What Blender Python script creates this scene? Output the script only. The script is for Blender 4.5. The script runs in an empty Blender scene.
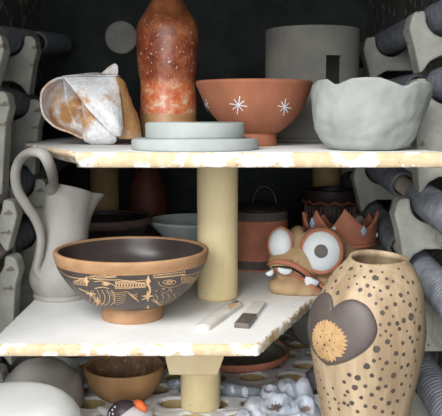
import bpy, bmesh, math, random
from mathutils import Vector, Matrix, noise
from mathutils.bvhtree import BVHTree
R = random.Random(7)
PI = math.pi
C = bpy.context.scene.collection
# ------------------------------------------------------------------ camera
F = 740.0; CX, CY = 221.0, 208.0; PIT = math.atan((208-118)/F); ZC = 0.44
LOW, MID, TOP = 0.03, 0.183, 0.403
CAMP = Vector((0, 0, ZC))
def ray(px, py):
    u = (px-CX)/F; v = -(py-CY)/F
    return Vector((u, math.cos(PIT)+v*math.sin(PIT), -math.sin(PIT)+v*math.cos(PIT)))
def at_z(px, py, z):
    d = ray(px, py); return CAMP + d*((z-ZC)/d.z)
def at_y(px, py, Y):
    d = ray(px, py); return CAMP + d*(Y/d.y)
def zat(py, Y): return at_y(CX, py, Y).z
def xat(px, Y, py=208): return at_y(px, py, Y).x
def S(Y): return Y/F*1.0            # metres per pixel at depth Y (approx.)
cam = bpy.data.cameras.new('camera'); cam.sensor_width = 36; cam.lens = 36*F/442.0
cam.clip_start = 0.02
co = bpy.data.objects.new('camera', cam); C.objects.link(co)
co.location = CAMP; co.rotation_euler = (PI/2-PIT, 0, 0)
bpy.context.scene.camera = co

# ------------------------------------------------------------------ materials
def lin(c):
    c /= 255.0
    return c/12.92 if c <= 0.04045 else ((c+0.055)/1.055)**2.4
def rgb(r, g, b): return (lin(r), lin(g), lin(b), 1)
def newmat(name):
    m = bpy.data.materials.new(name); m.use_nodes = True
    nt = m.node_tree; bs = nt.nodes['Principled BSDF']
    return m, nt, bs
def nd(nt, t, **kw):
    n = nt.nodes.new(t)
    for k, v in kw.items(): setattr(n, k, v)
    return n
def objco(nt, scale=(1, 1, 1)):
    tc = nd(nt, 'ShaderNodeTexCoord'); mp = nd(nt, 'ShaderNodeMapping')
    mp.inputs['Scale'].default_value = scale
    nt.links.new(tc.outputs['Object'], mp.inputs['Vector']); return mp.outputs['Vector']
def noise_n(nt, vec, scale, detail=6, rough=0.6):
    n = nd(nt, 'ShaderNodeTexNoise'); n.inputs['Scale'].default_value = scale
    n.inputs['Detail'].default_value = detail; n.inputs['Roughness'].default_value = rough
    nt.links.new(vec, n.inputs['Vector']); return n.outputs['Fac']
def ramp(nt, fac, stops):
    r = nd(nt, 'ShaderNodeValToRGB'); el = r.color_ramp.elements
    while len(el) < len(stops): el.new(0.5)
    for e, (p, c) in zip(el, stops): e.position = p; e.color = c
    nt.links.new(fac, r.inputs['Fac']); return r.outputs['Color']
def mixc(nt, fac, a, b):
    m = nd(nt, 'ShaderNodeMix', data_type='RGBA')
    for s, v in ((m.inputs[0], fac), (m.inputs[6], a), (m.inputs[7], b)):
        if isinstance(v, bpy.types.NodeSocket): nt.links.new(v, s)
        else: s.default_value = v
    return m.outputs[2]
def bump(nt, bs, h, strength=0.3, dist=0.002):
    b = nd(nt, 'ShaderNodeBump'); b.inputs['Strength'].default_value = strength
    b.inputs['Distance'].default_value = dist
    nt.links.new(h, b.inputs['Height']); nt.links.new(b.outputs['Normal'], bs.inputs['Normal'])
def clay(name, a, b, scale=25, rough=0.85, bs_=0.25, bd=0.0015, stretch=(1, 1, 1), lo=0.35, hi=0.65, spec=0.3, bscale=140, c=None, cscale=300, cth=0.62):
    """two tones blended by noise, optional third speckle tone, fine bump"""
    m, nt, p = newmat(name)
    v = objco(nt, stretch)
    f = noise_n(nt, v, scale)
    col = ramp(nt, f, [(lo, a), (hi, b)])
    if c:
        g = noise_n(nt, objco(nt), cscale, 2, 0.5)
        k = ramp(nt, g, [(cth, (0, 0, 0, 1)), (cth+0.04, (1, 1, 1, 1))])
        col = mixc(nt, k, col, c)
    nt.links.new(col, p.inputs['Base Color'])
    p.inputs['Roughness'].default_value = rough
    p.inputs['Specular IOR Level'].default_value = spec
    bump(nt, p, noise_n(nt, objco(nt), bscale, 5), bs_, bd)
    return m
M = {}
M['wash'] = clay('kiln_wash', rgb(236, 236, 234), rgb(222, 222, 220), 18, .9, .25, .0012, lo=.3, hi=.7)
M['wash_low'] = clay('kiln_wash_thick', rgb(240, 240, 240), rgb(212, 212, 213), 22, .92, .9, .004, lo=.3, hi=.75, bscale=70)
def edge_mat():
    m, nt, p = newmat('shelf_edge')
    v = objco(nt, (1, 1, 1.4)); f = noise_n(nt, v, 34, 7, .62)
    tan = ramp(nt, noise_n(nt, objco(nt), 90), [(.3, rgb(192, 166, 130)), (.7, rgb(208, 190, 160))])
    k = ramp(nt, f, [(.455, (1, 1, 1, 1)), (.495, (0, 0, 0, 1))])
    col = mixc(nt, k, tan, rgb(232, 230, 226))
    pit = ramp(nt, noise_n(nt, objco(nt), 130, 2), [(.70, (0, 0, 0, 1)), (.74, (1, 1, 1, 1))])
    col = mixc(nt, pit, col, rgb(130, 92, 62))
    nt.links.new(col, p.inputs['Base Color']); p.inputs['Roughness'].default_value = .9
    bump(nt, p, f, .5, .002); return m
M['edge'] = edge_mat()
M['hole'] = clay('bare_cordierite', rgb(198, 176, 130), rgb(178, 156, 110), 60, .9, .5, .002)
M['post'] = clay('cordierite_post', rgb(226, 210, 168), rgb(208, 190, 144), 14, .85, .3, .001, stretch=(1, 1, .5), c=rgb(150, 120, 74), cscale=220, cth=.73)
M['shaded_post'] = clay('cordierite_post_shaded', rgb(150, 128, 88), rgb(122, 102, 68), 16, .9, .3, .001)  # post colour darkened to stand for the shade at the rear
M['block'] = clay('cream_block', rgb(232, 214, 178), rgb(220, 200, 160), 20, .85, .3, .001)
M['brick'] = clay('mottled_brick', rgb(112, 114, 106), rgb(80, 82, 78), 20, .95, .7, .004, c=rgb(150, 152, 146), cscale=46, cth=.6)  # mottled grey brick for side walls, floor and ceiling
M['brick_back'] = clay('dark_back_brick', rgb(58, 64, 60), rgb(42, 47, 45), 14, .95, .5, .003)  # darker grey-green brick for the back wall
M['holder'] = clay('grey_refractory', rgb(170, 170, 160), rgb(134, 136, 130), 22, .9, .6, .002, c=rgb(120, 112, 100), cscale=60, cth=.66)
M['coil'] = clay('oxidised_coil_wire', rgb(112, 116, 122), rgb(82, 85, 92), 60, .6, .2, .0005, spec=.5)
M['tube'] = clay('ceramic_tube', rgb(168, 158, 146), rgb(140, 132, 124), 40, .8, .3, .001)
M['plug'] = clay('pale_plug', rgb(170, 168, 161), rgb(150, 148, 142), 30)
M['greyclay'] = clay('dry_grey_clay', rgb(164, 169, 167), rgb(147, 152, 150), 30, .9, .35, .001, lo=.25, hi=.75)
M['pinchclay'] = clay('pinched_grey_clay', rgb(156, 159, 155), rgb(132, 136, 132), 24, .9, .5, .002, lo=.25, hi=.75, bscale=60)
M['cylclay'] = clay('mid_grey_clay', rgb(122, 121, 113), rgb(106, 105, 100), 18, .9, .3, .001)
M['buff_in'] = clay('buff_clay_inside', rgb(196, 178, 150), rgb(178, 162, 138), 20)
M['terra'] = clay('terracotta', rgb(166, 107, 80), rgb(140, 88, 65), 30, .8, .25, .001, stretch=(1, 1, .25), lo=.3, hi=.7)
M['terra2'] = clay('red_terracotta', rgb(184, 122, 96), rgb(158, 100, 78), 40, .75, .25, .001, lo=.3, hi=.7)
M['terra_in'] = clay('dark_terracotta_inside', rgb(120, 66, 46), rgb(98, 54, 40), 30, .8)
M['white'] = clay('white_slip', rgb(226, 232, 236), rgb(208, 216, 224), 40, .55, .1, .0005)
M['eyewhite'] = clay('white_underglaze', rgb(222, 228, 230), rgb(206, 214, 218), 30, .5, .15, .0006)
M['blue'] = clay('pale_blue_glaze', rgb(168, 200, 222), rgb(146, 182, 208), 40, .4, .1, .0005)
M['pupil'] = clay('grey_pupil', rgb(112, 104, 98), rgb(96, 90, 86), 60, .6)
M['tancl'] = clay('tan_clay', rgb(184, 156, 120), rgb(160, 132, 98), 28, .8, .4, .0015, lo=.3, hi=.7)
M['dark'] = clay('dark_slip', rgb(82, 72, 66), rgb(66, 58, 54), 20, .38, .15, .0006, spec=.5)
M['dark_in'] = clay('dark_satin_glaze', rgb(74, 64, 62), rgb(60, 52, 51), 16, .33, .12, .0006, spec=.5)
M['sgraf'] = clay('bare_buff_stoneware', rgb(174, 137, 102), rgb(152, 115, 82), 26, .7, .2, .0008, stretch=(1, 1, 2))
M['sgraf_line'] = clay('carved_buff_line', rgb(220, 184, 140), rgb(204, 166, 122), 40, .8)
M['greyjug'] = clay('grey_jug_clay', rgb(170, 166, 160), rgb(146, 143, 138), 20, .6, .2, .001, stretch=(1, 1, .4), lo=.3, hi=.7, spec=.45)
M['celadon'] = clay('blue_grey_glaze', rgb(198, 208, 208), rgb(172, 182, 184), 26, .5, .2, .001)
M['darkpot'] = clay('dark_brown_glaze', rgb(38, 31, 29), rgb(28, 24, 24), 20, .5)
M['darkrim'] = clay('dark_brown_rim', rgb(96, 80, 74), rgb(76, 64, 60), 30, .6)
M['band'] = clay('dark_grey_band', rgb(92, 84, 78), rgb(70, 64, 60), 40, .7)
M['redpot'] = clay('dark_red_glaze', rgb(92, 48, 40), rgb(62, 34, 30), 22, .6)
M['brownpot'] = clay('dull_red_brown_clay', rgb(112, 66, 50), rgb(90, 52, 42), 22, .7)
M['wood'] = clay('brown_bowl_clay', rgb(180, 142, 102), rgb(156, 118, 80), 30, .65, .25, .001, stretch=(1, 1, .3), lo=.3, hi=.7)
M['wood_in'] = clay('speckled_brown_inside', rgb(150, 118, 88), rgb(112, 86, 66), 60, .6, .6, .003, c=rgb(176, 140, 100), cscale=150, cth=.6)
M['dome_grey'] = clay('warm_grey_clay', rgb(182, 178, 173), rgb(162, 159, 155), 20, .8, .3, .001)
M['dome_white'] = clay('pale_grey_clay', rgb(206, 208, 206), rgb(190, 193, 192), 14, .5, .15, .001, spec=.45)
M['rock'] = clay('dark_lumpy_clay', rgb(104, 98, 104), rgb(72, 68, 76), 60, .8, .8, .004)
M['orange'] = clay('orange_beak', rgb(222, 110, 56), rgb(200, 90, 44), 40, .5)
M['maroon'] = clay('maroon_slip', rgb(96, 58, 58), rgb(76, 48, 50), 30, .5)
M['slate'] = clay('dark_bird_slip', rgb(72, 62, 66), rgb(54, 48, 52), 30, .4)
M['birdgrey'] = clay('bird_pale_grey', rgb(188, 186, 184), rgb(164, 162, 162), 30, .6)
M['coral'] = clay('blue_white_glaze', rgb(226, 230, 236), rgb(180, 190, 204), 40, .35, .4, .002, lo=.3, hi=.58, c=rgb(140, 112, 104), cscale=80, cth=.66)
M['pit'] = clay('rusty_hole', rgb(150, 124, 112), rgb(104, 92, 94), 60, .5, .4, .002, c=rgb(206, 206, 210), cscale=90, cth=.56)
M['limb'] = clay('blue_grey_limb', rgb(146, 154, 162), rgb(110, 118, 128), 24, .5, .5, .002, c=rgb(196, 204, 212), cscale=60, cth=.58)
M['moss'] = clay('grey_green_clay', rgb(140, 138, 126), rgb(118, 116, 106), 24, .85, .4, .002)
M['tile_white'] = clay('white_test_tile', rgb(214, 210, 202), rgb(196, 192, 186), 30, .6, .2, .001)
M['tile_tan'] = clay('tile_bare_tan', rgb(214, 178, 140), rgb(198, 160, 120), 50, .8)
M['tile_dark'] = clay('tile_dark_glaze', rgb(104, 96, 92), rgb(84, 76, 72), 40, .4)
M['heart'] = clay('dark_heart_slip', rgb(88, 78, 74), rgb(74, 66, 64), 24, .5, .15, .0006, spec=.45)
M['spot'] = clay('dark_spot_slip', rgb(84, 73, 67), rgb(68, 59, 55), 60, .6)
M['vase'] = clay('buff_spotted_clay', rgb(182, 162, 134), rgb(140, 118, 92), 44, .6, .25, .001, stretch=(1, 1, .07), lo=.32, hi=.64, spec=.4)
M['patch'] = clay('rough_tan_patch', rgb(184, 152, 110), rgb(158, 126, 86), 50, .9, .8, .002)
def shino(name, white_lo, white_hi):
    m, nt, p = newmat(name)
    f = noise_n(nt, objco(nt), 22, 8, .62)
    tan = ramp(nt, noise_n(nt, objco(nt), 60), [(.3, rgb(168, 122, 78)), (.7, rgb(190, 148, 100))])
    wh = ramp(nt, noise_n(nt, objco(nt), 110, 6, .7), [(.35, rgb(196, 196, 196)), (.6, rgb(226, 226, 228))])
    k = ramp(nt, f, [(white_lo, (0, 0, 0, 1)), (white_hi, (1, 1, 1, 1))])
    nt.links.new(mixc(nt, k, tan, wh), p.inputs['Base Color'])
    p.inputs['Roughness'].default_value = .45
    vo = nd(nt, 'ShaderNodeTexVoronoi', feature='DISTANCE_TO_EDGE'); vo.inputs['Scale'].default_value = 160
    nt.links.new(objco(nt), vo.inputs['Vector'])
    bump(nt, p, vo.outputs['Distance'], .35, .003)
    return m
M['shino'] = shino('crackled_white_glaze', .34, .46)
M['shino_in'] = shino('thin_white_glaze_over_tan', .40, .54)
M['shino_tan'] = shino('tan_side_with_white', .56, .70)
def redvase():
    m, nt, p = newmat('mottled_orange_red_glaze')
    v = objco(nt)
    f = noise_n(nt, v, 34, 9, .7)
    red = ramp(nt, f, [(.36, rgb(106, 52, 36)), (.5, rgb(148, 76, 50)), (.66, rgb(190, 118, 80))])
    sp = ramp(nt, noise_n(nt, v, 210, 2, .5), [(.66, (0, 0, 0, 1)), (.71, (1, 1, 1, 1))])
    col = mixc(nt, sp, red, rgb(224, 204, 188))
    sx = nd(nt, 'ShaderNodeSeparateXYZ'); nt.links.new(v, sx.inputs[0])
    w = nd(nt, 'ShaderNodeMath', operation='MULTIPLY_ADD'); nt.links.new(noise_n(nt, v, 60), w.inputs[0])
    w.inputs[1].default_value = .008; nt.links.new(sx.outputs['Z'], w.inputs[2])
    # brighter drippy belt above the bare foot
    mr = nd(nt, 'ShaderNodeMapRange'); mr.inputs[1].default_value = .088; mr.inputs[2].default_value = .100
    nt.links.new(w.outputs[0], mr.inputs[0])
    f2 = noise_n(nt, v, 70, 6, .7)
    belt = ramp(nt, f2, [(.4, rgb(196, 92, 52)), (.52, rgb(214, 132, 88)), (.62, rgb(226, 196, 168))])
    col = mixc(nt, mr.outputs[0], belt, col)
    mr2 = nd(nt, 'ShaderNodeMapRange'); mr2.inputs[1].default_value = .046; mr2.inputs[2].default_value = .049
    nt.links.new(w.outputs[0], mr2.inputs[0])
    tan = ramp(nt, noise_n(nt, objco(nt, (1, 1, 8)), 40), [(.3, rgb(190, 144, 100)), (.7, rgb(172, 126, 86))])
    col = mixc(nt, mr2.outputs[0], tan, col)
    # brownish shoulder
    mr3 = nd(nt, 'ShaderNodeMapRange'); mr3.inputs[1].default_value = .150; mr3.inputs[2].default_value = .19
    nt.links.new(sx.outputs['Z'], mr3.inputs[0])
    br = ramp(nt, f, [(.36, rgb(106, 62, 38)), (.62, rgb(160, 98, 62))])
    mm = nd(nt, 'ShaderNodeMath', operation='MULTIPLY'); mm.inputs[1].default_value = .8
    nt.links.new(mr3.outputs[0], mm.inputs[0])
    col = mixc(nt, mm.outputs[0], col, br)
    nt.links.new(col, p.inputs['Base Color']); p.inputs['Roughness'].default_value = .4
    bump(nt, p, f, .3, .001); return m
M['redvase'] = redvase()

# ------------------------------------------------------------------ mesh builder
class MB:
    def __init__(s): s.v = []; s.f = []; s.m = []; s.sm = []
    def add(s, vs, fs, mat=0, smooth=True):
        b = len(s.v); s.v += [Vector(v) for v in vs]
        for f in fs: s.f.append([b+i for i in f]); s.m.append(mat); s.sm.append(smooth)
        return b
    def build(s, name, mats, parent=None, origin=None):
        if not isinstance(mats, (list, tuple)): mats = [mats]
        if parent is not None:
            r = parent
            while r.parent is not None: r = r.parent
            o_ = Vector(r.location)
        else: o_ = Vector(origin) if origin is not None else Vector((0, 0, 0))
        me = bpy.data.meshes.new(name)
        me.from_pydata([tuple(v-o_) for v in s.v], [], s.f)
        for mt in mats: me.materials.append(M[mt] if isinstance(mt, str) else mt)
        me.polygons.foreach_set('material_index', s.m)
        me.polygons.foreach_set('use_smooth', s.sm)
        bm = bmesh.new(); bm.from_mesh(me)
        bmesh.ops.recalc_face_normals(bm, faces=bm.faces) if not getattr(s, 'keep', False) else None
        bm.to_mesh(me); bm.free(); me.update()
        o = bpy.data.objects.new(name, me); C.objects.link(o)
        if parent is not None: o.parent = parent
        else: o.location = o_
        return o
    def bvh(s): return BVHTree.FromPolygons(s.v, s.f)

def tag(o, label, cat, group=None, kind=None):
    o['label'] = label; o['category'] = cat
    if group: o['group'] = group
    if kind: o['kind'] = kind
    return o
def thing(name, loc, label, cat, group=None):
    o = bpy.data.objects.new(name, None); C.objects.link(o); o.location = loc
    o.empty_display_size = .02
    return tag(o, label, cat, group)
def copy_tree(o, parent=None):
    c = o.copy(); C.objects.link(c)
    if parent is not None: c.parent = parent
    for ch in list(o.children): copy_tree(ch, c)
    return c

def spline(pts, n=8, closed=False):
    """Catmull-Rom through pts (tuples of any length)"""
    P = [Vector(p) if len(p) > 1 else p for p in pts]; out = []; N = len(P)
    rng = range(N if closed else N-1)
    for i in rng:
        if closed: a, b, c, d = P[(i-1) % N], P[i], P[(i+1) % N], P[(i+2) % N]
        else: a, b, c, d = P[max(i-1, 0)], P[i], P[i+1], P[min(i+2, N-1)]
        for k in range(n):
            t = k/n
            out.append(0.5*((2*b)+(c-a)*t+(2*a-5*b+4*c-d)*t*t+(3*b-a-3*c+d)*t**3))
    if not closed: out.append(P[-1].copy())
    return out
def lathe(mb, prof, c, seg=64, mats=None, warp=None, smooth=True, a0=0, a1=2*PI):
    """prof: list of (r,z); c: centre xyz; angle 0 faces the camera (-Y), + turns to +X"""
    full = abs(a1-a0-2*PI) < 1e-6; n = seg if full else seg+1
    vs = []
    for j, (r, z) in enumerate(prof):
        for i in range(n):
            a = a0+(a1-a0)*i/seg
            p = Vector((c[0]+r*math.sin(a), c[1]-r*math.cos(a), c[2]+z))
            if warp: p = warp(p, a, r, z, j)
            vs.append(p)
    b = len(mb.v); mb.v += vs
    for j in range(len(prof)-1):
        mt = mats(j) if callable(mats) else (mats or 0)
        for i in range(seg):
            k = (i+1) % n
            mb.f.append([b+j*n+i, b+j*n+k, b+(j+1)*n+k, b+(j+1)*n+i]); mb.m.append(mt); mb.sm.append(smooth)
    return b
def wallprof(outer, th, n=6, bottom=None):
    """outer: [(r,z)] bottom to top -> closed thin-walled profile (outer, rim, inner) starting and ending on the axis"""
    o = [tuple(p) for p in spline([(r, z) for r, z in outer], n)]
    inner = []
    for i, (r, z) in enumerate(o):
        a = o[max(i-1, 0)]; b = o[min(i+1, len(o)-1)]
        t = Vector((b[0]-a[0], b[1]-a[1])); t.normalize()
        inner.append((r-t.y*th, z+t.x*th))
    floor_z = bottom if bottom is not None else th*1.2
    inner = [(max(r, .0005), z) for r, z in inner if z > floor_z]
    top, it = o[-1], inner[-1]
    rim = [((top[0]+it[0])/2+ (top[0]-it[0])*.25, max(top[1], it[1])+th*.3), ((top[0]+it[0])/2-(top[0]-it[0])*.25, max(top[1], it[1])+th*.3)]
    inn = inner[::-1]
    full = [(0.0004, o[0][1])]+o+rim+inn+[(inn[-1][0]*.5, floor_z), (0.0004, floor_z)]
    return full, len(o)
def box(mb, lo, hi, mat=0):
    x0, y0, z0 = lo; x1, y1, z1 = hi
    mb.add([(x0, y0, z0), (x1, y0, z0), (x1, y1, z0), (x0, y1, z0), (x0, y0, z1), (x1, y0, z1), (x1, y1, z1), (x0, y1, z1)],
           [(0, 1, 2, 3), (4, 5, 6, 7), (0, 1, 5, 4), (1, 2, 6, 5), (2, 3, 7, 6), (3, 0, 4, 7)], mat, False)
def sweep(mb, pts, rad, seg=12, mat=0, flat=1.0, up=(0, 0, 1), caps=True):
    pts = [Vector(p) for p in pts]; n = len(pts); rings = []
    up = Vector(up)
    prevx = None
    for i, p in enumerate(pts):
        t = (pts[min(i+1, n-1)]-pts[max(i-1, 0)]).normalized()
        x = (prevx - t*prevx.dot(t)) if prevx is not None else up.cross(t)
        if x.length < 1e-5: x = Vector((1, 0, 0)).cross(t)
        x.normalize(); y = t.cross(x); prevx = x
        r = rad[i] if isinstance(rad, (list, tuple)) else rad
        rings.append([p+x*(r*math.cos(2*PI*k/seg))+y*(r*flat*math.sin(2*PI*k/seg)) for k in range(seg)])
    vs = [v for r in rings for v in r]; fs = []
    for i in range(n-1):
        for k in range(seg):
            k2 = (k+1) % seg
            fs.append((i*seg+k, i*seg+k2, (i+1)*seg+k2, (i+1)*seg+k))
    if caps: fs += [tuple(range(seg)), tuple((n-1)*seg+k for k in range(seg))]
    mb.add(vs, fs, mat)
def ellipsoid(mb, c, r, rot=None, seg=28, rings=18, mat=0):
    c = Vector(c); vs = [];
    Rm = rot if rot is not None else Matrix.Identity(3)
    for j in range(rings+1):
        ph = PI*j/rings
        for i in range(seg):
            a = 2*PI*i/seg
            sp = max(math.sin(ph), 1e-3)
            vs.append(c+Rm @ Vector((r[0]*sp*math.cos(a), r[1]*sp*math.sin(a), r[2]*math.cos(ph))))
    fs = [(j*seg+i, j*seg+(i+1) % seg, (j+1)*seg+(i+1) % seg, (j+1)*seg+i) for j in range(rings) for i in range(seg)]
    fs += [tuple(range(seg)), tuple(rings*seg+i for i in range(seg))]
    mb.add(vs, fs, mat)
def remesh(mb, voxel, smooth=4):
    """fuse the overlapping closed shapes of mb into one skin"""
    me = bpy.data.meshes.new('tmp'); me.from_pydata([tuple(v) for v in mb.v], [], mb.f)
    bm = bmesh.new(); bm.from_mesh(me); bmesh.ops.recalc_face_normals(bm, faces=bm.faces); bm.to_mesh(me); bm.free()
    o = bpy.data.objects.new('tmp', me); C.objects.link(o)
    r = o.modifiers.new('r', 'REMESH'); r.mode = 'VOXEL'; r.voxel_size = voxel
    if smooth:
        s = o.modifiers.new('s', 'SMOOTH'); s.iterations = smooth; s.factor = .5
    bpy.context.view_layer.update()
    dg = bpy.context.evaluated_depsgraph_get(); ev = o.evaluated_get(dg); m2 = ev.to_mesh()
    out = MB(); out.add([v.co.copy() for v in m2.vertices], [tuple(p.vertices) for p in m2.polygons], 0, True)
    ev.to_mesh_clear(); bpy.data.objects.remove(o); bpy.data.meshes.remove(me)
    return out
def ngon_prism(mb, outline, lo, hi, mat=0, axis='z', smooth=False):
    """outline: 2D points; extruded between lo and hi along axis"""
    n = len(outline)
    def P(p, h): return (p[0], p[1], h) if axis == 'z' else ((p[0], h, p[1]) if axis == 'y' else (h, p[0], p[1]))
    mb.add([P(p, lo) for p in outline]+[P(p, hi) for p in outline],
           [tuple(range(n)), tuple(range(n, 2*n))]+[(i, (i+1) % n, n+(i+1) % n, n+i) for i in range(n)], mat, smooth)

# -- drawing on surfaces: marks that lie on a pot's skin (slip lines, spots)
def cast(bv, px, py):
    d = ray(px, py).normalized(); h = bv.ray_cast(CAMP, d)
    if h[0] is None or h[0].y > YMAX[0]: return None
    return (h[0], h[1] if h[1].dot(d) < 0 else -h[1])
YMAX = [9.0]      # marks are only drawn on the near side of a pot
def line_on(mb, bv, pts, w, mat, off=.0003, step=1.2, w1=None):
    P = []
    for i in range(len(pts)-1):
        a, b = Vector(pts[i]), Vector(pts[i+1]); n = max(1, int((b-a).length/step))
        for k in range(n): P.append(a.lerp(b, k/n))
    P.append(Vector(pts[-1]))
    H = [cast(bv, p.x, p.y) for p in P]; H = [h for h in H if h]
    if len(H) < 2: return
    vs = []
    for i, (p, nrm) in enumerate(H):
        t = H[min(i+1, len(H)-1)][0]-H[max(i-1, 0)][0]
        s = t.cross(nrm)
        if s.length < 1e-9: s = Vector((0, 0, 1))
        s.normalize(); ww = w if w1 is None else w+(w1-w)*i/(len(H)-1)
        vs += [p+nrm*off+s*ww/2, p+nrm*off-s*ww/2]
    mb.add(vs, [(2*i, 2*i+1, 2*i+3, 2*i+2) for i in range(len(H)-1)], mat, True)
def disc_at(mb, p, nrm, r, mat, off=.0004, n=12, sx=1.0):
    t = Vector((0, 0, 1)); t = (t-nrm*t.dot(nrm)).normalized(); s = t.cross(nrm)
    j = [1+R.uniform(-.12, .12) for _ in range(n)]
    vs = [p+nrm*(off*1.6)]+[p+nrm*off+(s*math.cos(2*PI*k/n)*sx+t*math.sin(2*PI*k/n))*r*j[k] for k in range(n)]
    mb.add(vs, [(0, 1+k, 1+(k+1) % n) for k in range(n)], mat, True)

# ------------------------------------------------------------------ setting
XL, XR, YB, YF, ZT = -.40, .325, 1.68, .60, .715
def wall(name, lo, hi, mat):
    m = MB(); box(m, lo, hi); o = m.build(name, mat); o['kind'] = 'structure'; return o
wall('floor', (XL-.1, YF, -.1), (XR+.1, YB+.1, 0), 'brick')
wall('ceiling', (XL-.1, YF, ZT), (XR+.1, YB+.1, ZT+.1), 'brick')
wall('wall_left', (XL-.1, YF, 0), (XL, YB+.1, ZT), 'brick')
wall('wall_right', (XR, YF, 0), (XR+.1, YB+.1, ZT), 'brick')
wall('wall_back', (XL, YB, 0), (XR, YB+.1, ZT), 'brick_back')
# peephole plug in the back wall
p = at_y(122, 38, YB)
m = MB(); prof = [(.0004, 0), (.033, 0), (.036, -.004), (.036, -.012), (.033, -.016), (.0004, -.017)]
lathe(m, [(r, z) for r, z in prof], (0, 0, 0), 40)
m.v = [Vector((p.x+v.x, YB+v.z, p.z+v.y)) for v in m.v]
tag(m.build('peephole_plug', 'plug', origin=(p.x, YB, p.z)), 'pale round peephole plug set in the dark back wall', 'plug')

# ------------------------------------------------------------------ heating elements and their holders
def make_element(a, b, xr, label):
    """tube with two coils wound on it, from a (near) to b (far)"""
    a = Vector(a); b = Vector(b)
    root = thing('heating_element', a, label, 'heating element', 'coiled heating elements on the kiln walls')
    d = (b-a).normalized(); L = (b-a).length
    m = MB(); sweep(m, [a, b], .0125, 20); m.build('tube', 'tube', root)
    s = Vector((0, 0, 1)).cross(d).normalized(); u = d.cross(s)
    for (t0, t1) in ((.0, .31), (.40, .66), (.72, .97)):
        m = MB(); l0 = L*t0; l1 = L*t1; pitch = .0074; turns = int((l1-l0)/pitch); n = turns*14
        pts = []
        for i in range(n+1):
            an = 2*PI*i/14; q = i/n
            r = .0180+.0006*noise.noise(Vector((q*14, a.z*30, a.x*9)))
            pts.append(a+d*(l0+(l1-l0)*q)+s*(r*math.cos(an))+u*(r*math.sin(an)))
        sweep(m, pts, .0034, 6)
        m.build('coil', 'coil', root)
    return root
XT = .268
def eend(px0, py0, px1, py1, x0, yn, yf):
    """line through two seen points on a tube at wall distance x0, carried on to depths yn and yf"""
    def P(px, py):
        d = ray(px, py); return CAMP+d*(x0/d.x)
    A, B = P(px0, py0), P(px1, py1); k = (B-A)/(B.y-A.y)
    return A+k*(yn-A.y), A+k*(yf-A.y)
els = [(442, 18, 395, 39, XT+.012, 'coiled heating element on the right wall, the topmost at the frame corner'),
       (442, 84, 395, 91, XT+.016, 'coiled heating element behind the white pinched bowl on the right wall'),
       (442, 212, 372, 163, XT, 'coiled heating element on the right wall just below the top shelf'),
       (442, 292, 372, 212, XT, 'coiled heating element on the right wall beside the spotted vase rim'),
       (442, 402, 415, 356, XT+.004, 'coiled heating element on the right wall low beside the spotted vase'),
       (0, 195, 48, 166, -.325, 'coiled heating element on the left wall seen through the jug handle'),
       (0, 250, 55, 208, -.325, 'coiled heating element on the left wall below the jug handle'),
       (0, 345, 40, 306, -.352, 'coiled heating element on the left wall low beside the middle shelf'),
       (0, 40, 30, 42, -.335, 'coiled heating element on the left wall, the topmost in shadow'),
       (0, 100, 30, 106, -.330, 'coiled heating element on the left wall left of the folded white vessel')]
ENDS = []
for e in els:
    a, b = eend(e[0], e[1], e[2], e[3], e[4], .72, 1.62)
    ENDS.append((a, b)); make_element(a, b, e[4], e[5])
def holder_outline(d=1):
    """profile in (depth from wall, height) with a U cradle whose axis is (0,0)"""
    c = [(.0205*math.cos(t)+0, .0205*math.sin(t)) for t in [PI*(1.0+ k/10*0.98) for k in range(11)]]   # cradle under the tube
    return c
def make_holder(x, y, z, side, label, hgt=.075, thick=.034):
    """grey refractory block: hooked lip, cradle under the tube, slanting inner edge, embossed shield panel, wire eyelet"""
    wx = (XR if side > 0 else XL)
    root = thing('element_holder', (wx, y, z), label, 'holder', 'grey element holders on the kiln walls')
    def P(d, h): return (x+side*d, z+h)      # d>0 towards the wall
    m = MB(); dw = abs(wx-x)
    cr = [(.0262*math.cos(t), .0262*math.sin(t)) for t in [PI*1.0+(PI*.98)*k/12 for k in range(13)]]
    o = [(-.043, .000), (-.039, .0055), (-.0275, .0065)]+cr+[(.030, .022), (dw-.001, .026), (dw-.001, -hgt+.024), (.024, -hgt+.024), (-.006, -hgt+.024), (-.019, -hgt+.017), (-.0265, -hgt+.006), (-.031, -hgt+.002), (-.040, -.036), (-.046, -.016)]
    ngon_prism(m, [P(*q) for q in o], y-thick/2, y+thick/2, axis='y')
    ob = m.build('bracket_body', 'holder', root)
    bv = ob.modifiers.new('b', 'BEVEL'); bv.width = .003; bv.segments = 2
    if hgt > .078:
        m = MB(); ry = (hgt-.056)*.5*.85; zc_ = -(.028+hgt-.024)/2; cxr = min(.022, dw-.022)
        e = [(cxr+.017*math.cos(t), zc_+ry*math.sin(t)) for t in [2*PI*k/24 for k in range(24)]]
        pth = [Vector((x+side*q[0], y-thick/2-.0005, z+q[1])) for q in e]; sweep(m, pth+[pth[0]], .0020, 8, caps=False)
        m.build('raised_ring', 'holder', root)
    m = MB()
    e = [Vector((x+side*(.034)+.005*math.cos(t), y-thick/2-.002, z-.004+.005*math.sin(t))) for t in [2*PI*k/16 for k in range(17)]]
    sweep(m, e, .0016, 6, caps=False); m.build('wire_eyelet', 'coil', root)
    return root
HL = {0: 'near the frame corner', 1: 'behind the white pinched bowl', 2: 'just under the top shelf', 3: 'beside the spotted vase rim', 4: 'low beside the spotted vase',
      5: 'seen through the jug handle', 6: 'below the jug handle', 7: 'low beside the middle shelf', 8: 'high in the shadow', 9: 'left of the folded white vessel'}
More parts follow.
